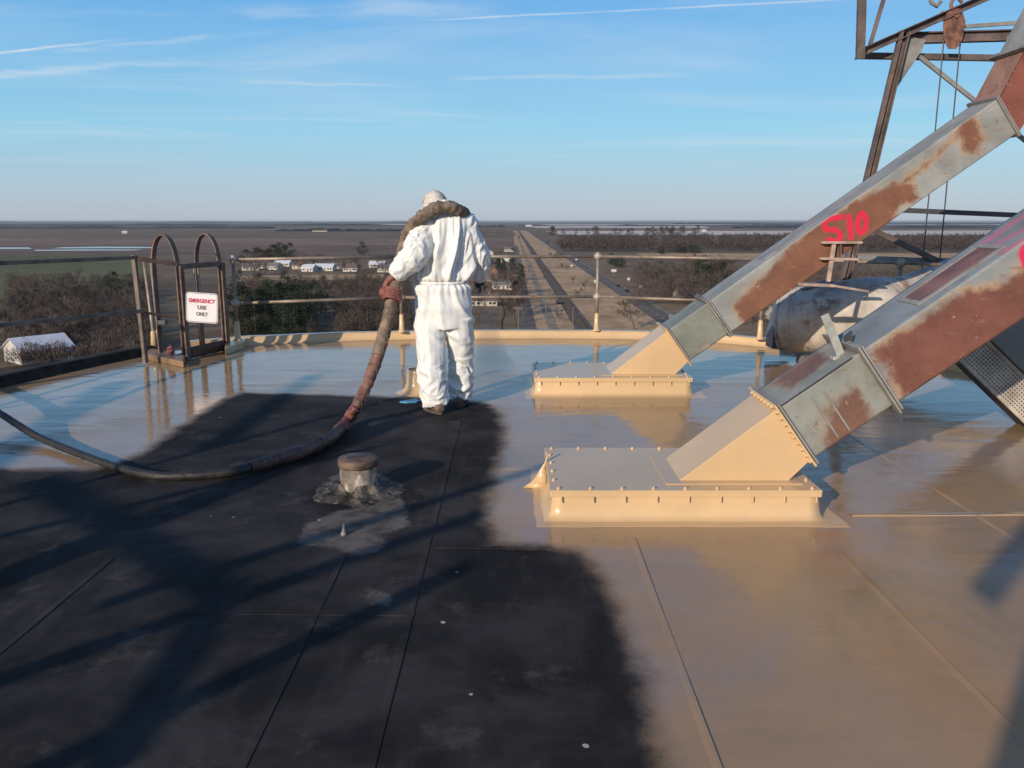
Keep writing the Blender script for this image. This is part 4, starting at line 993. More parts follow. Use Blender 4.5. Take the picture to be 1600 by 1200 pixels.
# gloved hands
M_GLV = mat('red brown glove', (.22, .075, .055), .6, 0, .15, 14, .4, 60); M_GLD = mat('dark glove', (.05, .035, .03), .6, 0, .2, 14, .4, 60)
def hand(wr, axis_c, axis_d, hr, mt, sidev, nm):
    """fingers and thumb closed round a bar through axis_c along axis_d (radius hr); sidev points from the bar to the palm"""
    ad = axis_d.normalized(); sv = (sidev-ad*sidev.dot(ad)).normalized(); tv = sv.cross(ad)
    mb = MB(); palm = axis_c+sv*(hr+.016)
    mb.tube(catmull([wr, wr.lerp(palm-ad*.04, .6)+sv*.01, palm-ad*.03, palm+ad*.02, palm+ad*.045], 5), [(.030, .030)]*5+[(.034, .026)]*5+[(.042, .022)]*6+[(.040, .020)]*5, 14)
    mb.ell(palm+ad*.005, (.04, .04, .045), 12, 8)
    for f in range(4):
        o_ = ad*(.050-.024*f); L_ = (3.3, 3.7, 3.6, 3.0)[f]; R0 = hr+.010; pts = []
        for k in range(8):
            a_ = -.15+L_*k/7; rr_ = R0+(.006 if k in (2, 5) else 0); pts.append(axis_c+o_+(sv*math.cos(a_)+tv*math.sin(a_)*1.0)*rr_)
        mb.tube(pts, lerps([0, .5, .9, 1], [.0145, .0135, .0115, .008], 8), 9)
    pts = [palm-ad*.03-tv*.02]
    for k in range(6):
        a_ = -.6-2.0*k/5; pts.append(axis_c-ad*(.035-.006*k)+(sv*math.cos(a_)+tv*math.sin(a_))*(hr+.011))
    mb.tube(pts, lerps([0, .6, 1], [.016, .013, .008], 7), 9)
    c_ = axis_c; mb.v = [tuple(c_+(Vector(q)-c_)*(1.0 if (Vector(q)-c_).length < hr*.9 else 1.06)) for q in mb.v]
    return finish(remeshed(mb, .0042, 2), nm, mt, PE, PX)
# ================================================================ SPRAY HOSE
hp = [(751, 440, 6.98), (752, 425, 7.02), (745, 395, 7.02), (737, 360, 6.98), (729, 342, 6.86), (722, 333, 6.70), (706, 324, 6.60), (684, 325, 6.58), (662, 337, 6.60), (646, 352, 6.68), (636, 370, 6.80), (629, 392, 6.80), (624, 418, 6.66), (617, 446, 6.53), (612, 470, 6.50), (603, 510, 6.46), (590, 556, 6.36), (573, 602, 6.22), (556, 636, 6.08)]
HP = [W(*q) for q in hp]
gp = [(543, 655, .06), (530, 672, .05), (512, 688, .048), (480, 703, .048), (430, 718, .048), (392, 730, .042), (350, 739, .03), (300, 743, .03), (250, 744, .03), (200, 735, .03), (150, 719, .032), (100, 700, .035), (60, 683, .05), (28, 664, .09), (0, 646, .13), (-40, 622, .18), (-110, 590, .2)]
HP += [G(*q) for q in gp]
HS = empty('spray_hose', G(430, 718), label='long hose wrapped in brown and red tape, draped over the shoulders of the sprayer', cat='hose')
full = catmull(HP, 10); seglen = [0]
for i in range(1, len(full)): seglen.append(seglen[-1]+(full[i]-full[i-1]).length)
def hose_part(i0, i1, r0, mt, name, wrap=.0, lump=.0, n=18, seed=0):
    a, b = seglen[i0*10], seglen[min(i1*10, len(full)-1)]; m = max(6, int((b-a)/.011)); pts = []
    for k in range(m+1):
        s_ = a+(b-a)*k/m; j = min(max(int(np.searchsorted(seglen, s_))-1, 0), len(full)-2); f_ = (s_-seglen[j])/max(1e-6, seglen[j+1]-seglen[j]); pts.append(full[j].lerp(full[j+1], min(1, max(0, f_))))
    vs = []; fs = []; prev = None
    for k, p in enumerate(pts):
        d = (pts[min(k+1, m)]-pts[max(k-1, 0)]).normalized()
        u = d.cross(Vector((0, 0, 1))).normalized() if prev is None else (prev-d*prev.dot(d)).normalized(); prev = u; v = d.cross(u)
        r = r0(k/m) if callable(r0) else r0; s_ = (b-a)*k/m
        for q in range(n):
            an = 2*math.pi*q/n; w_ = ((s_/.055+an/(2*math.pi)+.3*mn.noise(Vector((s_*4, 0, seed)))) % 1)
            rr_ = r*(1+wrap*(w_-.5)+lump*mn.noise(Vector((s_*16+seed, math.cos(an)*1.3, math.sin(an)*1.3)))+lump*.5*mn.noise(Vector((s_*45+seed, math.cos(an)*3, math.sin(an)*3))))
            vs.append(p+u*math.cos(an)*rr_+v*math.sin(an)*rr_)
    for k in range(m):
        for q in range(n): fs.append((k*n+q, k*n+(q+1) % n, (k+1)*n+(q+1) % n, (k+1)*n+q))
    fs += [tuple(reversed(range(n))), tuple(m*n+q for q in range(n))]
    return MB().add(vs, fs).build(name, mt, HS, smooth=True)
M_TAPE = mat('brown wrapping tape', (.21, .145, .10), .65, 0, .25, 9, .6, 40, stain=((.34, .25, .18), 12, .56), bd=.008)
M_TAPE2 = mat('dark grey brown wrap', (.17, .12, .085), .65, 0, .3, 10, .6, 40, stain=((.27, .22, .19), 14, .55), bd=.008)
M_RTAPE = mat('dark red tape', (.17, .055, .05), .5, 0, .3, 14, .6, 40, stain=((.30, .17, .15), 16, .58), bd=.008)
M_BTAPE = mat('dark maroon brown wrap', (.10, .055, .045), .55, 0, .3, 9, .6, 30, stain=((.26, .17, .13), 7, .62), bd=.008)
M_HOSE = mat('black hose rubber', (.022, .019, .018), .6, 0, .2, 12, .4, 60, stain=((.055, .045, .04), 14, .6))
hose_part(0, 3, .03, M_TAPE2, 'hose_section', .1, .1)
hose_part(3, 10, .050, M_TAPE2, 'wrapped_section', .24, .24, seed=3)
hose_part(10, 16, lambda f: .046+.004*f, M_TAPE, 'wrapped_section', .09, .12, seed=8)
hose_part(16, 18, lambda f: .050-.010*f, mat('faded pink brown tape', (.20, .10, .075), .65, 0, .25, 9, .6, 40, stain=((.34, .22, .16), 12, .56)), 'wrapped_section', .12, .14, seed=5)
hose_part(18, 20, lambda f: .036+.008*math.sin(f*9), M_RTAPE, 'taped_joint', .2, .35, seed=11)
hose_part(20, 24, lambda f: .038+.008*math.sin(f*math.pi), M_BTAPE, 'wrapped_section', .12, .16, seed=2)
hose_part(24, len(HP)-1, lambda f: .031-.006*min(1, f*5), M_HOSE, 'hose_section', .05, .12, seed=6)
# frayed edges of the wrap along the section below the hand
mb = MB()
for k in range(90):
    j = random.randint(145, 182); p = full[j]; a_ = random.uniform(-.6, 1.0); q = p+Vector((.052*math.cos(a_), -.052*math.sin(a_+.4), .0)); q = p+(q-p)*.88; e = Vector((random.uniform(.002, .010), random.uniform(-.012, .0), random.uniform(-.014, .008)))
    mb.add([q, q+e*.6+Vector((0, 0, .006)), q+e, q+e*.8+Vector((.0, -.002, -.008)), q+Vector((-.002, 0, -.018))], [(0, 1, 2, 3, 4)])
mb.build('frayed_tape', M_BTAPE, HS, kind='stuff')
hd = (HP[14]-HP[12]); hand(J['wL'], HP[13].lerp(HP[14], .6), hd, .053, M_GLV, Vector((-1, -.45, 0)), 'gloved_hand')
gunp = W(750, 441, 6.98); hand(J['wR'], gunp, Vector((-.1, 1, -.35)), .018, M_GLD, Vector((.2, -.1, 1)), 'gloved_hand')
SGN = empty('spray_gun', gunp, label='small dark spray gun in the right hand of the sprayer', cat='spray gun')
MB().bar(gunp-Vector((0, .05, -.01)), gunp+Vector((-.01, .14, -.05)), .028, .035).build('gun_body', M_DARK, SGN, bevel=.004)
MB().tube([gunp+Vector((-.01, .13, -.045)), gunp+Vector((-.012, .17, -.062))], [.016, .008], 10).build('nozzle', M_BOLT, SGN)
MB().bar(gunp+Vector((0, .03, 0)), gunp+Vector((0, .0, -.09)), .022, .03, (0, 1, 0)).build('trigger_grip', M_DARK, SGN, bevel=.004)
# spray mist falling from the gun
mm = bpy.data.materials.new('spray mist'); mm.use_nodes = True; q = NT(mm.node_tree); q.N.remove(q.N['Principled BSDF'])
vo_ = q.n('ShaderNodeVolumePrincipled'); vo_.inputs['Color'].default_value = (.85, .78, .70, 1); vo_.inputs['Density'].default_value = 1.1; vo_.inputs['Anisotropy'].default_value = .1
q.L.new(vo_.outputs[0], q.N['Material Output'].inputs['Volume'])
g0 = gunp+Vector((-.012, .20, -.07)); mb = MB(); mb.tube([g0, W(758, 480, 7.15), W(764, 520, 7.35), W(768, 560, 7.5), W(770, 585, 7.62)+Vector((0, 0, .03))], [.012, .055, .10, .16, .24], 16)
mb.build('spray_mist', mm, at=g0, smooth=True, label='faint cloud of paint mist falling from the spray gun', cat='spray mist', kind='stuff')
#PERSON>
#<TOWER
# ================================================================ LEG TOWER behind the photographer (casts the lattice shadows)
SDv = Vector((math.sin(SHADE_AZ), math.cos(SHADE_AZ), 0)); LXv = Vector((math.cos(SHADE_AZ), -math.sin(SHADE_AZ), 0)); TA = 3.7; TE = math.tan(D2R(SUN_EL))
TW = empty('support_tower', -SDv*TA+LXv*(-3), label='brown steel lattice tower standing behind the photographer', cat='steel tower')
def TP(px, py, dA=0.0):
    g = G(px, py); A = TA+dA; return -SDv*A+LXv*g.dot(LXv)+Vector((0, 0, (g.dot(SDv)+A)*TE))
def tbar(a, b, wd, ea=0.0, eb=0.0, name='brace', dA=0.0, down=False, up=0):
    A = TP(*a, dA); B = TP(*b, dA); d = (B-A).normalized(); A = A-d*ea; B = B+d*eb
    if down and abs(d.z) > .05: A = A-d*(A.z/d.z)
    if up and abs(d.z) > .05: B = B+d*((up-B.z)/d.z)
    MB().bar(A, B, wd, wd*.5, SDv).build(name, M_STEEL, TW)
tbar((0, 905), (640, 652), .19, name='leg', down=True)
tbar((0, 838), (420, 738), .06, name='brace', ea=2, eb=.3)
tbar((0, 1062), (760, 800), .09, name='leg', down=True, dA=.4)
tbar((60, 1205), (740, 880), .10, name='leg', down=True, dA=.4)
tbar((90, 765), (352, 925), .085, .3, 0, 'gusset_plate')
tbar((352, 925), (225, 1115), .08, 0, .2, 'gusset_plate')
tbar((0, 790), (480, 660), .06, 1.5, .9, 'cable_tray')
tbar((350, 885), (745, 762), .08, .2, .3, 'brace')
tbar((20, 700), (180, 600), .12, .8, .1, 'brace', .6)
tbar((330, 700), (470, 600), .10, .0, .3, 'brace', .6)
tbar((1738, 1185), (1765, 905), .52, .2, 1.6, 'leg', down=True)
tbar((1560, 900), (1640, 800), .12, .1, .6, 'brace')
#TOWER>
#<LAND
# ================================================================ LAND 35 m BELOW
ZG = -35.0; HT = CAM_H-ZG
def L_(x, y, z=0.0): return G(x, y, ZG+z)
def landmat(name, c1, c2, sc=.02, fine=.3, rough=.95, streak=None):
    m = bpy.data.materials.new(name); m.use_nodes = True; q = NT(m.node_tree); b = q.N['Principled BSDF']
    g = q.n('ShaderNodeNewGeometry').outputs['Position']
    n1_ = q.noise(g, sc, 6, .62, .4); n2_ = q.noise(g, fine, 4, .6)
    f = q.ss(q.m('ADD', q.m('MULTIPLY', n1_, .7), q.m('MULTIPLY', n2_, .3)), .36, .62)
    c = q.mix(f, c1, c2)
    c = q.mix(q.m('MULTIPLY', q.ss(q.noise(g, sc*3.3, 6, .7, .5), .52, .64), .45), c, tuple(x*.55 for x in c1))
    if streak: c = q.mix(q.m('MULTIPLY', q.ss(q.noise(q.map(g, streak), 1, 4, .6), .5, .7), .4), c, tuple(x*.6 for x in c1))
    q.put(b.inputs['Base Color'], c); b.inputs['Roughness'].default_value = rough; b.inputs['Specular IOR Level'].default_value = .1
    q.put(b.inputs['Normal'], q.bump(n2_, .4, .3)); return m
M_G = landmat('winter ground', (.12, .085, .056), (.21, .155, .10), .012, .15)
me = bpy.data.meshes.new('ground'); n = 64; R_ = 32000
xs = np.sign(np.linspace(-1, 1, n))*np.abs(np.linspace(-1, 1, n))**3*R_
me.from_pydata([(float(a), float(b), ZG) for b in xs for a in xs], [], [(j*n+i, j*n+i+1, (j+1)*n+i+1, (j+1)*n+i) for j in range(n-1) for i in range(n-1)])
me.materials.append(M_G); me.update(); link(tag(bpy.data.objects.new('ground', me), 'flat brown winter plain reaching to the horizon', kind='structure'))
zc = [.05]
def sheet(name, pts, mt, label, z=None):
    zc[0] += .02; z_ = z if z is not None else zc[0]
    P = [L_(x, y) for x, y in pts]; c = sum(P, Vector())/len(P)
    # break the edges up so that they are not ruler straight
    Q = []
    for i in range(len(P)):
        a, b = P[i], P[(i+1) % len(P)]; k = 6
        for j in range(k):
            q = a.lerp(b, j/k); s_ = (b-a).length*.006; Q.append(q+Vector((mn.noise(q*.01)*s_, mn.noise(q*.01+Vector((9, 0, 0)))*s_, 0)))
    me = bpy.data.meshes.new(name); me.from_pydata([(p.x-c.x, p.y-c.y, 0) for p in Q], [], [tuple(range(len(Q)))]); me.materials.append(mt); me.update()
    o = bpy.data.objects.new(name, me); o.location = (c.x, c.y, ZG+z_); 
    if me.polygons[0].normal.z < 0: me.flip_normals()
    link(o); return tag(o, label, kind='structure')
F_BR = landmat('brown field', (.185, .12, .09), (.26, .175, .135), .004, .05, streak=(.002, .03, 1))
F_BR2 = landmat('dark brown field', (.14, .092, .07), (.20, .14, .108), .006, .05, streak=(.03, .002, 1))
F_GR = landmat('dull green field', (.10, .10, .048), (.15, .14, .07), .006, .05, streak=(.02, .002, 1))
F_LT = landmat('pale stubble field', (.55, .46, .39), (.70, .60, .52), .002, .02, streak=(.0006, .02, 1))
F_TN = landmat('tan dormant grass', (.36, .225, .125), (.54, .36, .215), .03, .3, streak=(.12, .01, 1))
F_TD = landmat('brown dormant grass', (.16, .11, .07), (.25, .175, .11), .03, .3)
F_RD = landmat('asphalt road', (.055, .055, .058), (.085, .083, .085), .05, .5)
F_RD2 = landmat('pale old asphalt', (.12, .105, .095), (.17, .145, .125), .05, .5)
F_BAL = landmat('railway ballast', (.10, .08, .072), (.15, .125, .11), .1, .6)
F_DIRT = landmat('dirt track', (.23, .18, .13), (.31, .25, .19), .05, .4)
sheet('field', [(-300, 372), (640, 372), (640, 383), (-300, 384)], F_BR, 'wide brown field beyond the water strips')
sheet('field', [(-300, 384), (640, 383), (640, 398), (-300, 398)], F_BR2, 'dark brown field behind the guard rail on the left')
sheet('field', [(-300, 399), (205, 398), (240, 420), (190, 450), (0, 490), (-300, 520)], F_GR, 'dull green field at far left behind the rail')
sheet('field', [(380, 431), (600, 428), (600, 436), (370, 440)], F_TN, 'tan strip of grass before the row of houses')
sheet('field', [(640, 374), (800, 373), (800, 386), (640, 386)], F_BR, 'brown field left of the railway')
sheet('field', [(845, 350.6), (1700, 350.6), (1700, 352.2), (860, 352.2)], F_LT, 'pale stubble field, the farthest one on the right')
sheet('field', [(825, 353.5), (1100, 353.5), (1110, 356), (838, 356)], F_LT, 'pale stubble field beside the farthest bend of the road')
sheet('field', [(850, 361), (1700, 360), (1700, 368), (880, 367)], F_LT, 'pale stubble field behind the thin row of trees')
sheet('field', [(845, 357), (1700, 356.5), (1700, 359.5), (855, 360)], F_BR, 'narrow brown field between pale fields')
sheet('field', [(990, 396), (1700, 396), (1700, 404), (1010, 402)], F_TN, 'light strip of grass before the far wood on the right')
sheet('field', [(500, 350), (700, 350), (700, 351.6), (500, 351.4)], F_LT, 'pale field near the horizon behind the sprayer')
sheet('field', [(270, 356), (640, 358), (640, 361), (270, 359)], F_BR, 'faint brown field in front of the distant wood')
def strip(x, w_, y0, y1, mt, name, label, z=None): # a band running away from the silo, x metres right of the camera axis
    zc[0] += .02; P = [(x-w_/2, y0), (x+w_/2, y0), (x+w_/2, y1), (x-w_/2, y1)]
    n_ = 30; vs = []; fs = []
    for k in range(n_+1):
        yy = y0+(y1-y0)*(k/n_)**2; e = min(.25*w_, .4+w_*.03)
        vs += [(x-w_/2+e*mn.noise(Vector((yy*.02, x, 0))), yy, 0), (x+w_/2+e*mn.noise(Vector((yy*.02, x, 7))), yy, 0)]
    for k in range(n_): fs.append((2*k, 2*k+1, 2*k+3, 2*k+2))
    me = bpy.data.meshes.new(name); me.from_pydata(vs, [], fs); me.materials.append(mt); me.update()
    o = bpy.data.objects.new(name, me); o.location = (0, 0, ZG+(z if z is not None else zc[0])); link(o); return tag(o, label, kind='structure')
strip(29, 50, 120, 3200, F_TN, 'verge', 'tan dormant grass corridor along the railway')
strip(80, 46, 120, 900, F_TD, 'verge', 'brown grass right of the highway')
strip(-34, 60, 120, 620, F_TD, 'ground_plot', 'brown yards around the houses left of the street')
strip(5.5, 5.5, 120, 1200, F_RD2, 'street', 'side street crossed by long tree shadows')
strip(14.2, 3.2, 120, 2400, F_DIRT, 'dirt_track', 'pale dirt track left of the railway')
strip(24.5, 6.5, 120, 9000, F_BAL, 'railway_bed', 'dark ballast bed of the straight railway')
strip(57.5, 8.5, 120, 9000, F_RD2, 'highway', 'straight grey highway with cars')
M_WP = mat('road paint', (.6, .58, .5), .7, 0, .1, 1, 0)
mb = MB()
for k in range(70): mb.box((57, 200+k*12, ZG+zc[0]+.05), (.16, 3.5, .01))
for x in (51.9, 62.1): mb.box((x, 1000, ZG+zc[0]+.05), (.16, 1800, .01))
mb.build('road_markings', M_WP, at=(57, 600, ZG), label='painted lines of the highway', kind='structure')
RW = empty('railway_track', (24.5, 300, ZG+.4), label='long straight railway track running to the horizon', cat='railway track')
for x in (23.78, 25.22): MB().box((x, 2150, ZG+.75), (.09, 3900, .16)).build('rail', mat('rail steel', (.22, .17, .14), .45, .4, .1, 1), RW)
mb = MB()
for k in range(420): mb.box((24.5, 205+k*1.2, ZG+.62), (2.6, .26, .14))
mb.build('sleepers', mat('sleeper wood', (.07, .055, .045), .9), RW, kind='stuff')
# cross roads
for (a, b, w_, lb) in (((700, 418), (1000, 417), 5, 'thin cross road over the railway'), ((620, 470), (830, 466), 5, 'cross street among the left houses')):
    A = L_(*a); B = L_(*b); d = (B-A).normalized(); s_ = Vector((-d.y, d.x, 0))*w_/2; zc[0] += .02
    me = bpy.data.meshes.new('street'); me.from_pydata([tuple(A+s_), tuple(A-s_), tuple(B-s_), tuple(B+s_)], [], [(0, 1, 2, 3)]); me.materials.append(F_RD2); me.update()
    if me.polygons[0].normal.z < 0: me.flip_normals()
    for v in me.vertices: v.co.z = 0
    o = bpy.data.objects.new('street', me); o.location.z = ZG+zc[0]; link(o); tag(o, lb, kind='structure')
M_WATER = bpy.data.materials.new('still water'); M_WATER.use_nodes = True; b = M_WATER.node_tree.nodes['Principled BSDF']
b.inputs['Base Color'].default_value = (.10, .10, .10, 1); b.inputs['Roughness'].default_value = .12; b.inputs['IOR'].default_value = 1.33
for pts, lb in (([(-300, 388), (45, 387), (50, 389.5), (-300, 391)], 'left strip of flooded field reflecting sky'), ([(95, 387), (160, 385.8), (250, 386.5), (240, 388.4), (80, 388.8)], 'upper long strip of flooded field'), ([(55, 391), (130, 390.2), (225, 390.5), (210, 392), (55, 392.6)], 'lower long strip of flooded field')):
    o = sheet('water', pts, M_WATER, lb)
# ---- vegetation prototypes
def M_veg(name, c, rough=.9, var=.5):
    m = bpy.data.materials.new(name); m.use_nodes = True; q = NT(m.node_tree); b = q.N['Principled BSDF']
    oi = q.n('ShaderNodeObjectInfo').outputs['Random']; g = q.n('ShaderNodeNewGeometry').outputs['Position']
    f = q.m('ADD', q.m('MULTIPLY', oi, .5), q.m('MULTIPLY', q.noise(g, .35, 3, .6), .5))
    q.put(b.inputs['Base Color'], q.mix(f, tuple(x*(1-var) for x in c), tuple(x*(1+var) for x in c))); b.inputs['Roughness'].default_value = rough
    b.inputs['Specular IOR Level'].default_value = .15; return m
V_BARK = M_veg('grey bark', (.12, .098, .085)); V_TWIG = M_veg('bare twigs', (.090, .067, .056)); V_EV = M_veg('evergreen foliage', (.026, .036, .019)); V_EV2 = M_veg('olive brown foliage', (.060, .044, .028))
def mk(name, vs, fs, mt):
    me = bpy.data.meshes.new(name); me.from_pydata(vs, [], fs); me.materials.append(mt); me.update(); return me
def bare_proto(seed, H=12.0, spread=.42, dens=1.0):
    R2 = random.Random(seed); tk = MB(); tw_v = []; tw_f = []
    def branch(p, d, L, r, lev):
        k = 3; pts = [p]; q = p
        for i in range(k):
            d = (d+Vector((R2.gauss(0, .13), R2.gauss(0, .13), R2.gauss(.04, .1)))).normalized(); q = q+d*L/k; pts.append(q)
        rad = [r, r*.8, r*.6, r*.35]
        tk.tube(pts, rad, 4 if lev < 2 else 3, cap=False)
        if lev < 3:
            nb = (7, 5, 4)[lev]
            for i in range(nb):
                f_ = R2.uniform(.35, 1.0) if lev else R2.uniform(.28, 1.0); j = min(int(f_*k), k-1); s_ = pts[j].lerp(pts[j+1], f_*k-j)
                a_ = R2.uniform(0, 6.28); sd_ = Vector((math.cos(a_), math.sin(a_), R2.uniform(.1, .7))); nd = (d*R2.uniform(.5, .9)+sd_*R2.uniform(.6, 1.1)).normalized()
                branch(s_, nd, L*R2.uniform(.42, .68), r*.42, lev+1)
        else:
            for i in range(int(5*dens)):
                f_ = R2.uniform(.2, 1); j = min(int(f_*k), k-1); s_ = pts[j].lerp(pts[j+1], f_*k-j); nd = (d+Vector((R2.gauss(0, .6), R2.gauss(0, .6), R2.gauss(.25, .5)))).normalized()
                l_ = R2.uniform(.5, 1.1)*H/12; sd_ = nd.orthogonal().normalized()*.035*H/12; b0 = len(tw_v); tw_v.extend([tuple(s_-sd_), tuple(s_+sd_), tuple(s_+nd*l_)]); tw_f.append((b0, b0+1, b0+2))
    branch(Vector((0, 0, 0)), Vector((R2.gauss(0, .04), R2.gauss(0, .04), 1)).normalized(), H*.62, .022*H, 0)
    return tk.mesh('trunk', V_BARK), mk('crown', tw_v, tw_f, V_TWIG)
def ever_proto(seed, H=12.0, W_=3.6, mt=None, conic=.5, n=1500):
    R2 = random.Random(seed); tk = MB(); tk.tube([(0, 0, 0), (0, 0, H*.5), (0, 0, H*.9)], [.024*H, .015*H, .004*H], 6, cap=False); vs = []; fs = []
    blobs = []
    for i in range(26):
        h_ = R2.uniform(.16, .97); rr_ = W_*(1-conic*h_)*(1-max(0, h_-.75)*2.6)*R2.uniform(.4, 1.0); a_ = R2.uniform(0, 6.28)
        blobs.append((Vector((math.cos(a_)*rr_*.8, math.sin(a_)*rr_*.8, h_*H)), W_*R2.uniform(.26, .46)*(1.1-.5*h_)))
    for i in range(n):
        c, r = R2.choice(blobs); v = Vector((R2.gauss(0, 1), R2.gauss(0, 1), R2.gauss(0, .7))).normalized()*r*R2.uniform(.55, 1.05); p = c+v
        s_ = R2.uniform(.18, .42)*H/12; u = Vector((R2.gauss(0, 1), R2.gauss(0, 1), R2.gauss(0, .6))).normalized(); w_ = u.orthogonal().normalized(); b0 = len(vs)
        vs.extend([tuple(p-u*s_), tuple(p+w_*s_*.5), tuple(p+u*s_), tuple(p-w_*s_*.5)]); fs.append((b0, b0+1, b0+2, b0+3))
    return tk.mesh('trunk', V_BARK), mk('crown', vs, fs, mt or V_EV)
PROT = {'bare': [bare_proto(i, 12, dens=1.6) for i in range(5)], 'ever': [ever_proto(20+i) for i in range(3)], 'round': [ever_proto(30+i, 10, 5.2, V_EV, .15, 1900) for i in range(2)], 'brown': [ever_proto(40+i, 9, 4.6, V_EV2, .2, 1500) for i in range(2)]}
PH = {'bare': 11.5, 'ever': 12., 'round': 10., 'brown': 9.}
NM = {'bare': 'bare_tree', 'ever': 'evergreen_tree', 'round': 'evergreen_tree', 'brown': 'brown_leaved_tree'}
def tree(kind, p, h, label, group, wide=1.0):
    tkm, crm = random.choice(PROT[kind]); s_ = h/PH[kind]
    r = empty(NM[kind], p, random.uniform(0, 6.28), label=label, cat='tree', group=group); r.scale = (s_*wide, s_*wide, s_)
    for nm, m_ in (('trunk', tkm), ('crown', crm)): link(bpy.data.objects.new(nm, m_), r)
    return r
def inpoly(x, y, poly):
    c = False
    for i in range(len(poly)):
        a, b = poly[i], poly[i-1]
        if (a[1] > y) != (b[1] > y) and x < (b[0]-a[0])*(y-a[1])/(b[1]-a[1])+a[0]: c = not c
    return c
def scatter(kind, poly, n, h, label, group, wide=1.0):
    xs_ = [p[0] for p in poly]; ys_ = [p[1] for p in poly]; k = 0; it = 0
    while k < n and it < n*60:
        it += 1; x = random.uniform(min(xs_), max(xs_)); y = random.uniform(min(ys_), max(ys_))
        if inpoly(x, y, poly): tree(kind, L_(x, y), random.uniform(*h), label, group, wide*random.uniform(.85, 1.2)); k += 1
scatter('bare', [(0, 462), (60, 445), (230, 432), (235, 520), (150, 540), (0, 560)], 46, (8, 13), 'bare brown tree in the dark woods beyond the left rail', 'trees in the left woods', 1.25)
scatter('round', [(160, 455), (210, 440), (225, 470), (170, 480)], 4, (8, 11), 'dark evergreen at the upper edge of the left woods', 'evergreens in the left woods')
scatter('brown', [(20, 470), (210, 455), (230, 520), (60, 545)], 9, (6, 9), 'brown leaved tree among the bare ones in the left woods', 'brown leaved trees in the left woods')
scatter('brown', [(480, 450), (640, 450), (640, 500), (500, 505)], 9, (6, 9), 'brown leaved tree between the hose and the ladder', 'brown leaved trees left of the hose')
scatter('bare', [(838, 400), (846, 400), (880, 505), (860, 505)], 9, (3, 6), 'small bare tree on the bank left of the railway', 'scrub trees along the railway')
scatter('bare', [(862, 395), (885, 400), (925, 470), (900, 470)], 8, (3, 7), 'small bare tree between railway and highway', 'scrub trees between railway and highway')
scatter('brown', [(846, 380), (862, 380), (880, 420), (868, 420)], 7, (3, 5), 'low brown bush between railway and highway', 'bushes between railway and highway')
scatter('bare', [(-120, 440), (0, 450), (0, 600), (-120, 620)], 10, (8, 12), 'bare tree of the left woods by the picture edge', 'trees at the far left')
scatter('bare', [(370, 452), (480, 445), (600, 440), (640, 470), (640, 520), (560, 525), (490, 522), (440, 470)], 40, (8, 13), 'bare grey brown tree between the ladder and the sprayer', 'bare trees in the middle left', 1.15)
scatter('round', [(372, 482), (450, 470), (500, 505), (520, 530), (372, 538)], 19, (10, 15), 'dark green evergreen just beyond the roof left of the hose', 'evergreens just beyond the roof', 1.1)
tree('round', L_(470, 478), 11, 'rounded dark green pine standing alone left of the hose', 'single pines', 1.2)
tree('round', L_(372, 452), 10, 'dark evergreen right beside the ladder post', 'single pines')
scatter('round', [(500, 468), (520, 460), (520, 472)], 2, (5, 7), 'small olive evergreen near the grey street', 'small evergreens')
scatter('brown', [(380, 408), (412, 405), (412, 414), (385, 414)], 3, (12, 15), 'broad brown leaved tree left of the row of houses', 'brown trees by the houses', 1.3)
scatter('round', [(425, 402), (462, 400), (462, 408), (425, 410)], 4, (12, 16), 'tall dark tree behind the row of houses', 'dark trees behind the houses', 1.1)
scatter('round', [(563, 398), (575, 398), (575, 405), (563, 405)], 1, (14, 16), 'tall dark tree behind the white houses near the sprayer', 'dark trees behind the houses')
scatter('bare', [(385, 412), (610, 405), (620, 432), (380, 432)], 26, (8, 12), 'bare tree among the row of houses', 'bare trees among the houses', 1.1)
scatter('bare', [(735, 392), (800, 386), (815, 430), (818, 505), (740, 515)], 26, (8, 12), 'bare tree in the yards left of the side street', 'street side trees')
scatter('ever', [(775, 420), (812, 410), (814, 440), (780, 445)], 6, (8, 12), 'dark evergreen beside the side street', 'street side evergreens')
scatter('bare', [(985, 430), (1110, 415), (1180, 430), (1180, 475), (1060, 475), (1010, 450)], 64, (9, 13), 'bare grey tree in the wood right of the highway', 'trees in the wood right of the highway', 1.3)
scatter('bare', [(1180, 430), (1460, 420), (1500, 470), (1200, 490)], 26, (9, 13), 'bare tree in the woods seen between the spouts', 'trees between the spouts', 1.3)
scatter('round', [(1090, 440), (1125, 430), (1125, 455), (1095, 458)], 3, (13, 16), 'tall dark pine at the right end of the highway wood', 'pines in the highway wood')
scatter('round', [(938, 412), (975, 410), (978, 420), (940, 421)], 4, (7, 9), 'low dark evergreen right of the middle rail post', 'evergreens by the highway', 1.2)
scatter('round', [(1010, 395), (1110, 393), (1110, 397), (1010, 398)], 8, (7, 10), 'dark evergreen at the foot of the far wood', 'evergreens before the far wood', 1.5)
scatter('bare', [(806, 425), (816, 425), (822, 515), (800, 515)], 12, (9, 13), 'bare tree along the left side of the side street', 'trees lining the side street')
scatter('ever', [(806, 435), (814, 435), (812, 480), (800, 480)], 4, (9, 12), 'dark evergreen on the left verge of the side street', 'evergreens lining the side street')
tree('bare', L_(990, 516), 11.5, 'large spreading bare tree on the tan grass left of the near transition box', 'single bare trees', 1.5)
tree('bare', L_(871, 412), 10, 'bare tree standing between railway and highway', 'single bare trees', 1.2)
scatter('bare', [(1130, 505), (1200, 500), (1200, 520), (1150, 520)], 6, (5, 8), 'bare tree just beyond the rail behind the farther spout', 'trees behind the farther spout')
scatter('bare', [(812, 376), (800, 368), (795, 366), (812, 380)], 3, (9, 12), 'bare tree by the far end of the street', 'trees at the street end')
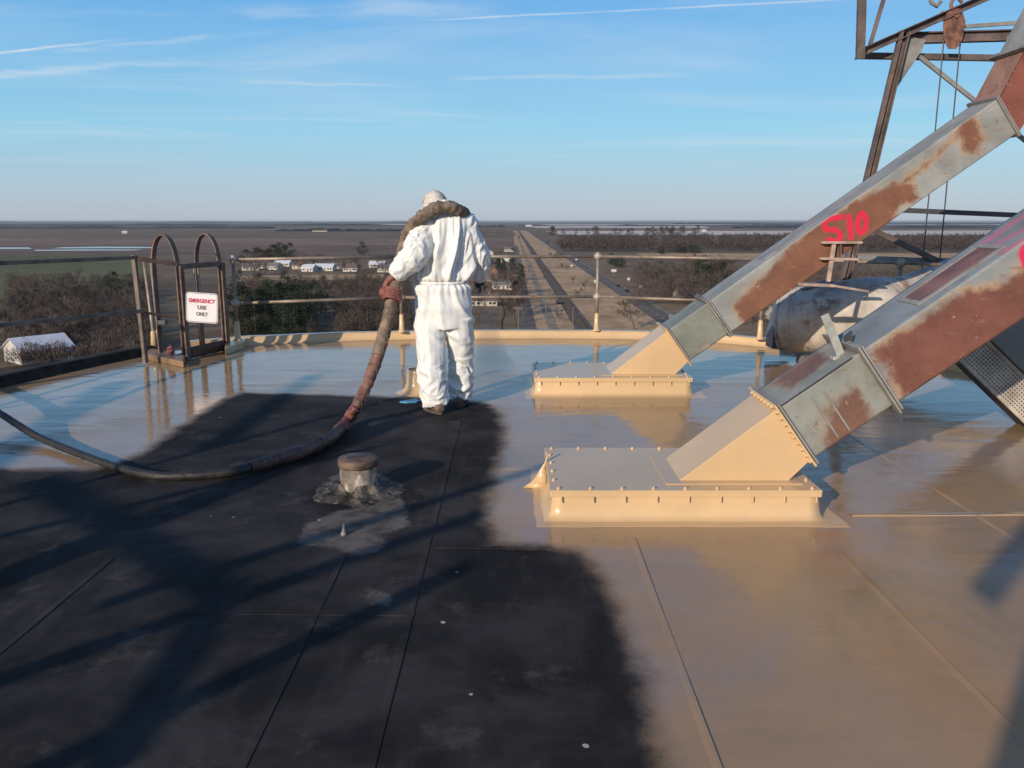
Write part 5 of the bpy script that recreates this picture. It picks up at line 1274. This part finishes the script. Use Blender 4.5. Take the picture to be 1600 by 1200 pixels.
scatter('brown', [(850, 365), (1100, 365), (1100, 369), (850, 369)], 26, (14, 24), 'small tree in the thin row before the pale field', 'thin row of far trees', 1.0)
# masses nobody could count
def mass(name, px0, px1, py0, py1, n, h, mt, label, tri=26, tw_=.5, gap=.55):
    tot = n; c = np.empty((tot, 3)); 
    i = 0
    while i < tot:                       # clumped, with open gaps and ragged margins
        x = rng.uniform(px0, px1); y = rng.uniform(py0, py1); q = L_(float(x), float(y)); k = q.y
        v_ = mn.noise(Vector((q.x/(k*.045), q.y/(k*.16), 3.3)))+.5*mn.noise(Vector((q.x/(k*.012), q.y/(k*.05), 1.1)))
        ed = min((x-px0), (px1-x))/(px1-px0)*12
        if v_+min(ed, 1)*.75 > gap+rng.uniform(-.12, .12): c[i] = q; i += 1
    hh = rng.uniform(h[0], h[1], tot); N = tot*tri; ci_ = np.repeat(np.arange(tot), tri)
    v = rng.normal(size=(N, 3)); v /= np.linalg.norm(v, axis=1)[:, None]; v *= rng.uniform(.4, 1, N)[:, None]
    p = c[ci_]+np.c_[v[:, 0]*hh[ci_]*.36, v[:, 1]*hh[ci_]*.36, hh[ci_]*(.55+.42*v[:, 2])]
    u = rng.normal(size=(N, 3)); u[:, 2] = np.abs(u[:, 2])+.25; u /= np.linalg.norm(u, axis=1)[:, None]; s_ = np.c_[-u[:, 1], u[:, 0], 0*u[:, 0]]; s_ /= np.linalg.norm(s_, axis=1)[:, None]+1e-6
    l_ = (hh[ci_]*rng.uniform(.10, .22, N))[:, None]; w_ = l_*.075*tw_/.5
    V = np.stack([p-s_*w_, p+s_*w_, p+u*l_], 1).reshape(-1, 3)
    o0 = c.mean(0); me = bpy.data.meshes.new(name); me.from_pydata((V-o0).tolist(), [], np.arange(N*3).reshape(-1, 3).tolist()); me.materials.append(mt); me.update()
    o = bpy.data.objects.new(name, me); o.location = o0; link(o); return tag(o, label, 'wood', kind='stuff')
V_FAR = M_veg('far wood', (.085, .062, .055), var=.2); V_FARD = M_veg('far dark wood', (.035, .037, .035), var=.2)
mass('far_wood', 870, 1750, 372, 394, 3600, (9, 14), V_FAR, 'broad bare wood across the right side beyond the highway', 50, 1.6, .35)
mass('undergrowth', 0, 235, 440, 575, 1500, (3, 7), V_TWIG, 'brown undergrowth filling the left woods', 130)
mass('undergrowth', -300, 0, 440, 620, 500, (4, 9), V_TWIG, 'brown undergrowth beyond the left picture edge', 30)
mass('undergrowth', 370, 640, 442, 530, 1500, (3, 7), V_TWIG, 'brown undergrowth between the ladder and the sprayer', 120)
mass('undergrowth', 990, 1500, 425, 480, 1500, (4, 9), V_TWIG, 'brown undergrowth of the wood right of the highway', 90, .5, .2)
mass('undergrowth', 735, 812, 400, 525, 260, (2, 5), V_TWIG, 'brown shrubs in the yards left of the street', 30)
mass('far_wood', 640, 802, 362, 372, 300, (9, 14), V_FAR, 'far bare wood left of the railway')
def belt(px0, px1, py, depth, h, mt, label, seed):
    A = L_(px0, py); B = L_(px1, py); n_ = 150; m_ = 5; vs = []; fs = []
    d = (B-A); o_ = Vector((0, 1, 0))
    for i in range(n_+1):
        p = A+d*i/n_
        for j in range(m_+1):
            f_ = j/m_; q = p+o_*depth*(f_-.5+.25*mn.noise(Vector((i*.11, seed, j*.1)))); hh = h*(math.sin(math.pi*f_)**.4)*(.62+.55*mn.noise(Vector((i*.23+seed, j*.9, 0)))+.25*mn.noise(Vector((i*.9+seed, j*2, 3))))
            hh *= min(1, max(0, .75+1.6*mn.noise(Vector((i*.06, seed*3, 5)))))
            vs.append((q.x, q.y, ZG+(max(.2, hh) if 0 < j < m_ else -.5)))
    for i in range(n_):
        for j in range(m_): fs.append((i*(m_+1)+j, i*(m_+1)+j+1, (i+1)*(m_+1)+j+1, (i+1)*(m_+1)+j))
    me = bpy.data.meshes.new('distant_wood'); me.from_pydata(vs, [], fs); me.materials.append(mt); me.update(); o = link(bpy.data.objects.new('distant_wood', me)); return tag(o, label, 'wood', kind='stuff')
belt(-700, 2300, 346.2, 3500, 46, V_FARD, 'farthest dark treeline on the horizon', 1)
belt(-500, 640, 348.2, 1200, 34, V_FARD, 'blue grey treeline across the left half', 2)
belt(-400, 700, 352.5, 500, 20, V_FARD, 'darker treeline in front on the left', 3)
belt(-300, 420, 357, 260, 17, V_FARD, 'nearest dark treeline behind the brown fields', 4)
belt(440, 640, 361, 200, 13, V_FARD, 'low treeline by the distant farm', 5)
belt(1060, 2300, 350, 900, 22, V_FARD, 'dark treeline across the right half', 6)
belt(810, 2300, 353, 350, 14, V_FARD, 'thin treeline between pale fields on the right', 7)
belt(690, 800, 355, 300, 15, V_FARD, 'dark treeline left of the railway end', 8)
belt(1150, 2300, 356.5, 250, 14, V_FARD, 'treeline behind the number on the spout', 9)
# ---- buildings
HW = [mat('house wall white', (.50, .48, .45), .8, 0, .05, .5, 0), mat('house wall cream', (.44, .40, .34), .8, 0, .05, .5, 0), mat('house brick', (.26, .14, .10), .85, 0, .1, .5, 0)]
HR = [mat('roof grey shingle', (.16, .15, .15), .85, 0, .1, .4, 0), mat('roof brown shingle', (.14, .10, .085), .85, 0, .1, .4, 0), mat('roof white metal', (.70, .70, .72), .4, .2, .06, .4, 0), mat('roof red', (.36, .12, .09), .8, 0, .1, .4, 0)]
M_WIN = mat('window glass dark', (.03, .035, .04), .15, 0, .05, 1, 0); M_DOOR = mat('house door', (.18, .10, .07), .6, 0, .05, 1, 0)
def house(p, L, Wd, H, rz, wm, rm, label, group=None, nm='house', cat='house', rh=None):
    R = empty(nm, p, rz, label=label, cat=cat, group=group); rh = rh or Wd*.28
    def ch(mb, name, mt, par=None): return link(bpy.data.objects.new(name, mb.mesh(name, mt)), par or R)
    mb = MB(); mb.box((0, 0, H/2), (L, Wd, H)); mb.add([(-L/2, -Wd/2, H), (-L/2, Wd/2, H), (-L/2, 0, H+rh)], [(0, 1, 2)]); mb.add([(L/2, -Wd/2, H), (L/2, Wd/2, H), (L/2, 0, H+rh)], [(0, 1, 2)]); ch(mb, 'wall', wm)
    e = .5; mb = MB(); k = e*rh/(Wd/2)
    for s_ in (-1, 1): mb.add([(-L/2-e, s_*(Wd/2+e), H-k), (L/2+e, s_*(Wd/2+e), H-k), (L/2+e, 0, H+rh), (-L/2-e, 0, H+rh), (-L/2-e, s_*(Wd/2+e), H-k+.2), (L/2+e, s_*(Wd/2+e), H-k+.2), (L/2+e, 0, H+rh+.2), (-L/2-e, 0, H+rh+.2)], [(0, 1, 2, 3), (4, 5, 6, 7), (0, 1, 5, 4), (1, 2, 6, 5), (3, 0, 4, 7)])
    rf = ch(mb, 'roof', rm)
    if nm == 'house': ch(MB().box((L*.2, 0, H+rh+.3), (.8, .8, 1.2)), 'chimney', HW[2], rf)
    ch(MB().box((L*.06, -Wd/2-.03, 1.05), (1.0, .08, 2.1)), 'door', M_DOOR)
    for x in ((-.36, -.18, .26, .4) if L > 9 else (-.3, .32)):
        f_ = ch(MB().box((x*L, -Wd/2-.02, 1.6), (1.5, .06, 1.3)), 'window', HW[0]); ch(MB().box((x*L, -Wd/2-.06, 1.6), (1.2, .04, 1.0)), 'pane', M_WIN, f_)
    return R
hs_ = [(392, 422, 12, 0, 0), (412, 419, 9, 1, 1), (428, 421, 10, 0, 0), (444, 416, 13, 0, 2), (468, 420, 9, 1, 1), (484, 424, 9, 0, 2), (508, 423, 14, 0, 2), (530, 421, 12, 1, 0), (548, 424, 10, 0, 1), (590, 418, 12, 0, 2), (604, 425, 11, 1, 0)]
desc = ['leftmost low house of the row, white with grey roof', 'cream house second in the row beyond the ladder', 'white house under dark trees in the row', 'house with pale metal roof behind the row', 'cream house in the middle of the row', 'small white house with bright roof in mid row', 'long bright white house right of mid row', 'cream house beside the long white one', 'white house with brown roof near the hose', 'white roofed house just left of the sprayer', 'cream house partly hidden by the sprayer']
for (x, y, L, a_, b_), ds in zip(hs_, desc): house(L_(x, y), L, 8, 2.9, random.uniform(-.3, .3), HW[a_], HR[b_], ds, 'houses in the row at left')
hs_ = [(760, 412, 12, 1, 1), (772, 428, 13, 2, 3), (790, 408, 10, 0, 2), (752, 440, 12, 2, 1), (786, 452, 11, 1, 0), (756, 478, 12, 1, 1), (795, 393, 11, 0, 0), (765, 398, 12, 1, 1)]
desc = ['cream house with brown roof left of the street', 'house with faded red roof right of the sprayer', 'house with white metal roof near the street', 'brick house behind the gun hand', 'cream house with grey roof beside the street', 'house behind the spray mist', 'white house at the far end of the street', 'brown roofed house farther up the street']
for (x, y, L, a_, b_), ds in zip(hs_, desc): house(L_(x, y), L, 8, 2.9, random.choice((0, 1.57))+random.uniform(-.1, .1), HW[a_], HR[b_], ds, 'houses left of the street')
house(L_(62, 562), 13, 11, 3.6, .9, HW[0], HR[2], 'long building with bright white metal roof among the left woods', nm='barn', cat='barn', rh=2.8)
house(L_(195, 365), 14, 10, 5, .3, HW[0], HR[2], 'tiny bright white farm building on the left horizon fields', nm='barn', cat='barn')
house(L_(500, 362), 50, 12, 3, 0, HW[1], HR[1], 'distant long farm building behind the left fields', nm='barn', cat='barn')
house(L_(826, 354), 40, 16, 6, 0, HW[0], HR[2], 'distant white building by the far end of the railway', nm='barn', cat='barn')
house(L_(1095, 362), 34, 12, 4, 0, HW[0], HR[2], 'distant pale shed on the right beyond the row of trees', nm='barn', cat='barn')
house(L_(1075, 470), 12, 8, 3, .2, HW[1], HR[1], 'dark roofed house at the right end of the highway wood')
house(L_(1230, 500), 14, 9, 3, .2, HW[1], HR[0], 'house seen low between the farther spout and the duct')
for k, x in enumerate((568, 577, 588)):
    p = L_(x, 488); MB().tube([p, p+Vector((0, 0, 2.0)), p+Vector((0, 0, 2.3))], [.55, .55, .3], 12).build('storage_tank', HW[0], at=p, smooth=True, label='%s of three small white tanks left of the hose' % ('leftmost', 'middle', 'rightmost')[k], cat='tank', group='white tanks')
# ---- poles, signs, cars
M_POLE = mat('pole wood', (.19, .14, .11), .9, 0, .1, 2, 0)
def pole(p, h, label, arm=True):
    R = empty('utility_pole', p, label=label, cat='utility pole', group='utility poles along the street')
    link(bpy.data.objects.new('pole', MB().tube([(0, 0, 0), (0, 0, h)], [.17, .11], 8).mesh('pole', M_POLE)), R)
    if arm:
        link(bpy.data.objects.new('crossarm', MB().box((0, -.15, h-.6), (2.4, .12, .14)).mesh('crossarm', M_POLE)), R)
        for x in (-1.1, -.4, .4, 1.1): link(bpy.data.objects.new('insulator', MB().tube([(x, -.15, h-.53), (x, -.15, h-.3)], .06, 6).mesh('insulator', M_SW)), R)
for x, y, h, l_ in ((810, 528, 10, 'nearest wooden pole with a crossarm, by the street just over the roof edge'), (806, 464, 11, 'second pole along the left side of the street'), (853, 506, 9, 'pole on the grass between street and dirt track'), (895, 516, 8, 'plain pole at the foot of the railway bank'), (826, 432, 10, 'third pole on the right side of the street'), (812, 412, 10, 'fourth pole far along the street'), (822, 396, 10, 'farthest visible pole along the street'), (611, 403, 11, 'pole beside the sleeve of the sprayer'), (469, 395, 11, 'thin pole in the left field')):
    pole(L_(x, y), h, l_, x not in (895,))
def sign(p, label, w_=1.4, h_=1.1, ph=2.2, mt=None, tee=False):
    R = empty('road_sign', p, label=label, cat='sign'); link(bpy.data.objects.new('pole', MB().tube([(0, 0, 0), (0, 0, ph)], .07, 6).mesh('pole', M_BOLT)), R)
    mb = MB(); mb.box((0, 0, ph+h_/2), (w_, .08, h_)); link(bpy.data.objects.new('sign_plate', mb.mesh('sign_plate', mt or HW[0])), R)
sign(L_(959, 432), 'large white T shaped sign at the grove beyond the highway', 3.4, 1.8, 3)
for x, y, l_ in ((893, 420, 'small white sign between tracks and highway, the farthest'), (930, 446, 'white sign just left of the middle rail post'), (982, 442, 'white sign right of the highway opposite the cars'), (1001, 455, 'white sign right of the nearer car')): sign(L_(x, y), l_, 1.5, 1.5, 1.6)
CARC = [mat('car dark', (.03, .03, .035), .25, .2, .02, 1, 0), mat('car silver', (.4, .4, .42), .3, .5, .02, 1, 0), mat('car white', (.6, .6, .6), .3, 0, .02, 1, 0)]
M_TY = mat('tyre', (.02, .02, .02), .9, 0, 0, 1, 0); M_LMP = mat('lamp red', (.4, .02, .02), .3, 0, 0, 1, 0)
def car(p, rz, mt, label):
    R = empty('car', p, rz, label=label, cat='car', group='cars on the highway')
    pr = [(-2.25, .35), (-2.25, .85), (-1.5, .95), (-.95, 1.42), (.75, 1.45), (1.75, .98), (2.2, .9), (2.25, .35)]
    o = link(bpy.data.objects.new('body', MB().prism([(x, -.88, z) for x, z in pr], (0, 1.76, 0)).mesh('body', mt)), R); m = o.modifiers.new('b', 'BEVEL'); m.width = .12; m.segments = 2; m.limit_method = 'ANGLE'
    link(bpy.data.objects.new('window', MB().prism([(x, -.90, z) for x, z in ((-1.3, .98), (-.9, 1.34), (.7, 1.36), (1.45, 1.0))], (0, 1.80, 0)).mesh('window', M_WIN)), R)
    for x in (-1.45, 1.4):
        for y in (-.80, .80): link(bpy.data.objects.new('wheel', MB().tube([(x, y-.12, .33), (x, y+.12, .33)], .33, 14).mesh('wheel', M_TY)), R)
    for y in (-.6, .6): link(bpy.data.objects.new('tail_light', MB().box((2.26, y, .75), (.05, .35, .16)).mesh('tail_light', M_LMP)), R)
zr = ZG+zc[0]+.02
for (x, y, c, l_) in ((968, 449, 0, 'dark car farther along the highway'), (981, 457, 0, 'dark car nearer on the highway, right behind the other'), (1052, 500, 1, 'silver car on the highway behind the farther spout'), (905, 408, 2, 'white car far away on the highway')):
    p = L_(x, y); p.z = zr; p.x = 57+(2.6 if x > 975 else 2.3); car(p, math.pi/2, CARC[c], l_)
p = L_(876, 476); car(p, .3, CARC[0], 'dark car parked on the grass left of the middle rail post')
p = L_(1076, 466); car(p, .2, CARC[0], 'dark car parked before the house at the wood')

# ================================================================ AIR
HZ = True
if HZ:
    hm = bpy.data.materials.new('haze'); hm.use_nodes = True; q = NT(hm.node_tree); q.N.remove(q.N['Principled BSDF'])
    v_ = q.n('ShaderNodeVolumePrincipled'); v_.inputs['Color'].default_value = (.86, .92, 1, 1); v_.inputs['Density'].default_value = 3.4e-5; v_.inputs['Anisotropy'].default_value = .2
    q.L.new(v_.outputs[0], q.N['Material Output'].inputs['Volume'])
    mb = MB(); mb.box((0, 0, (9-37)/2), (66000, 66000, 46)); mb.build('haze', hm, kind='stuff', label='thin pale haze over the whole plain')
#LAND>
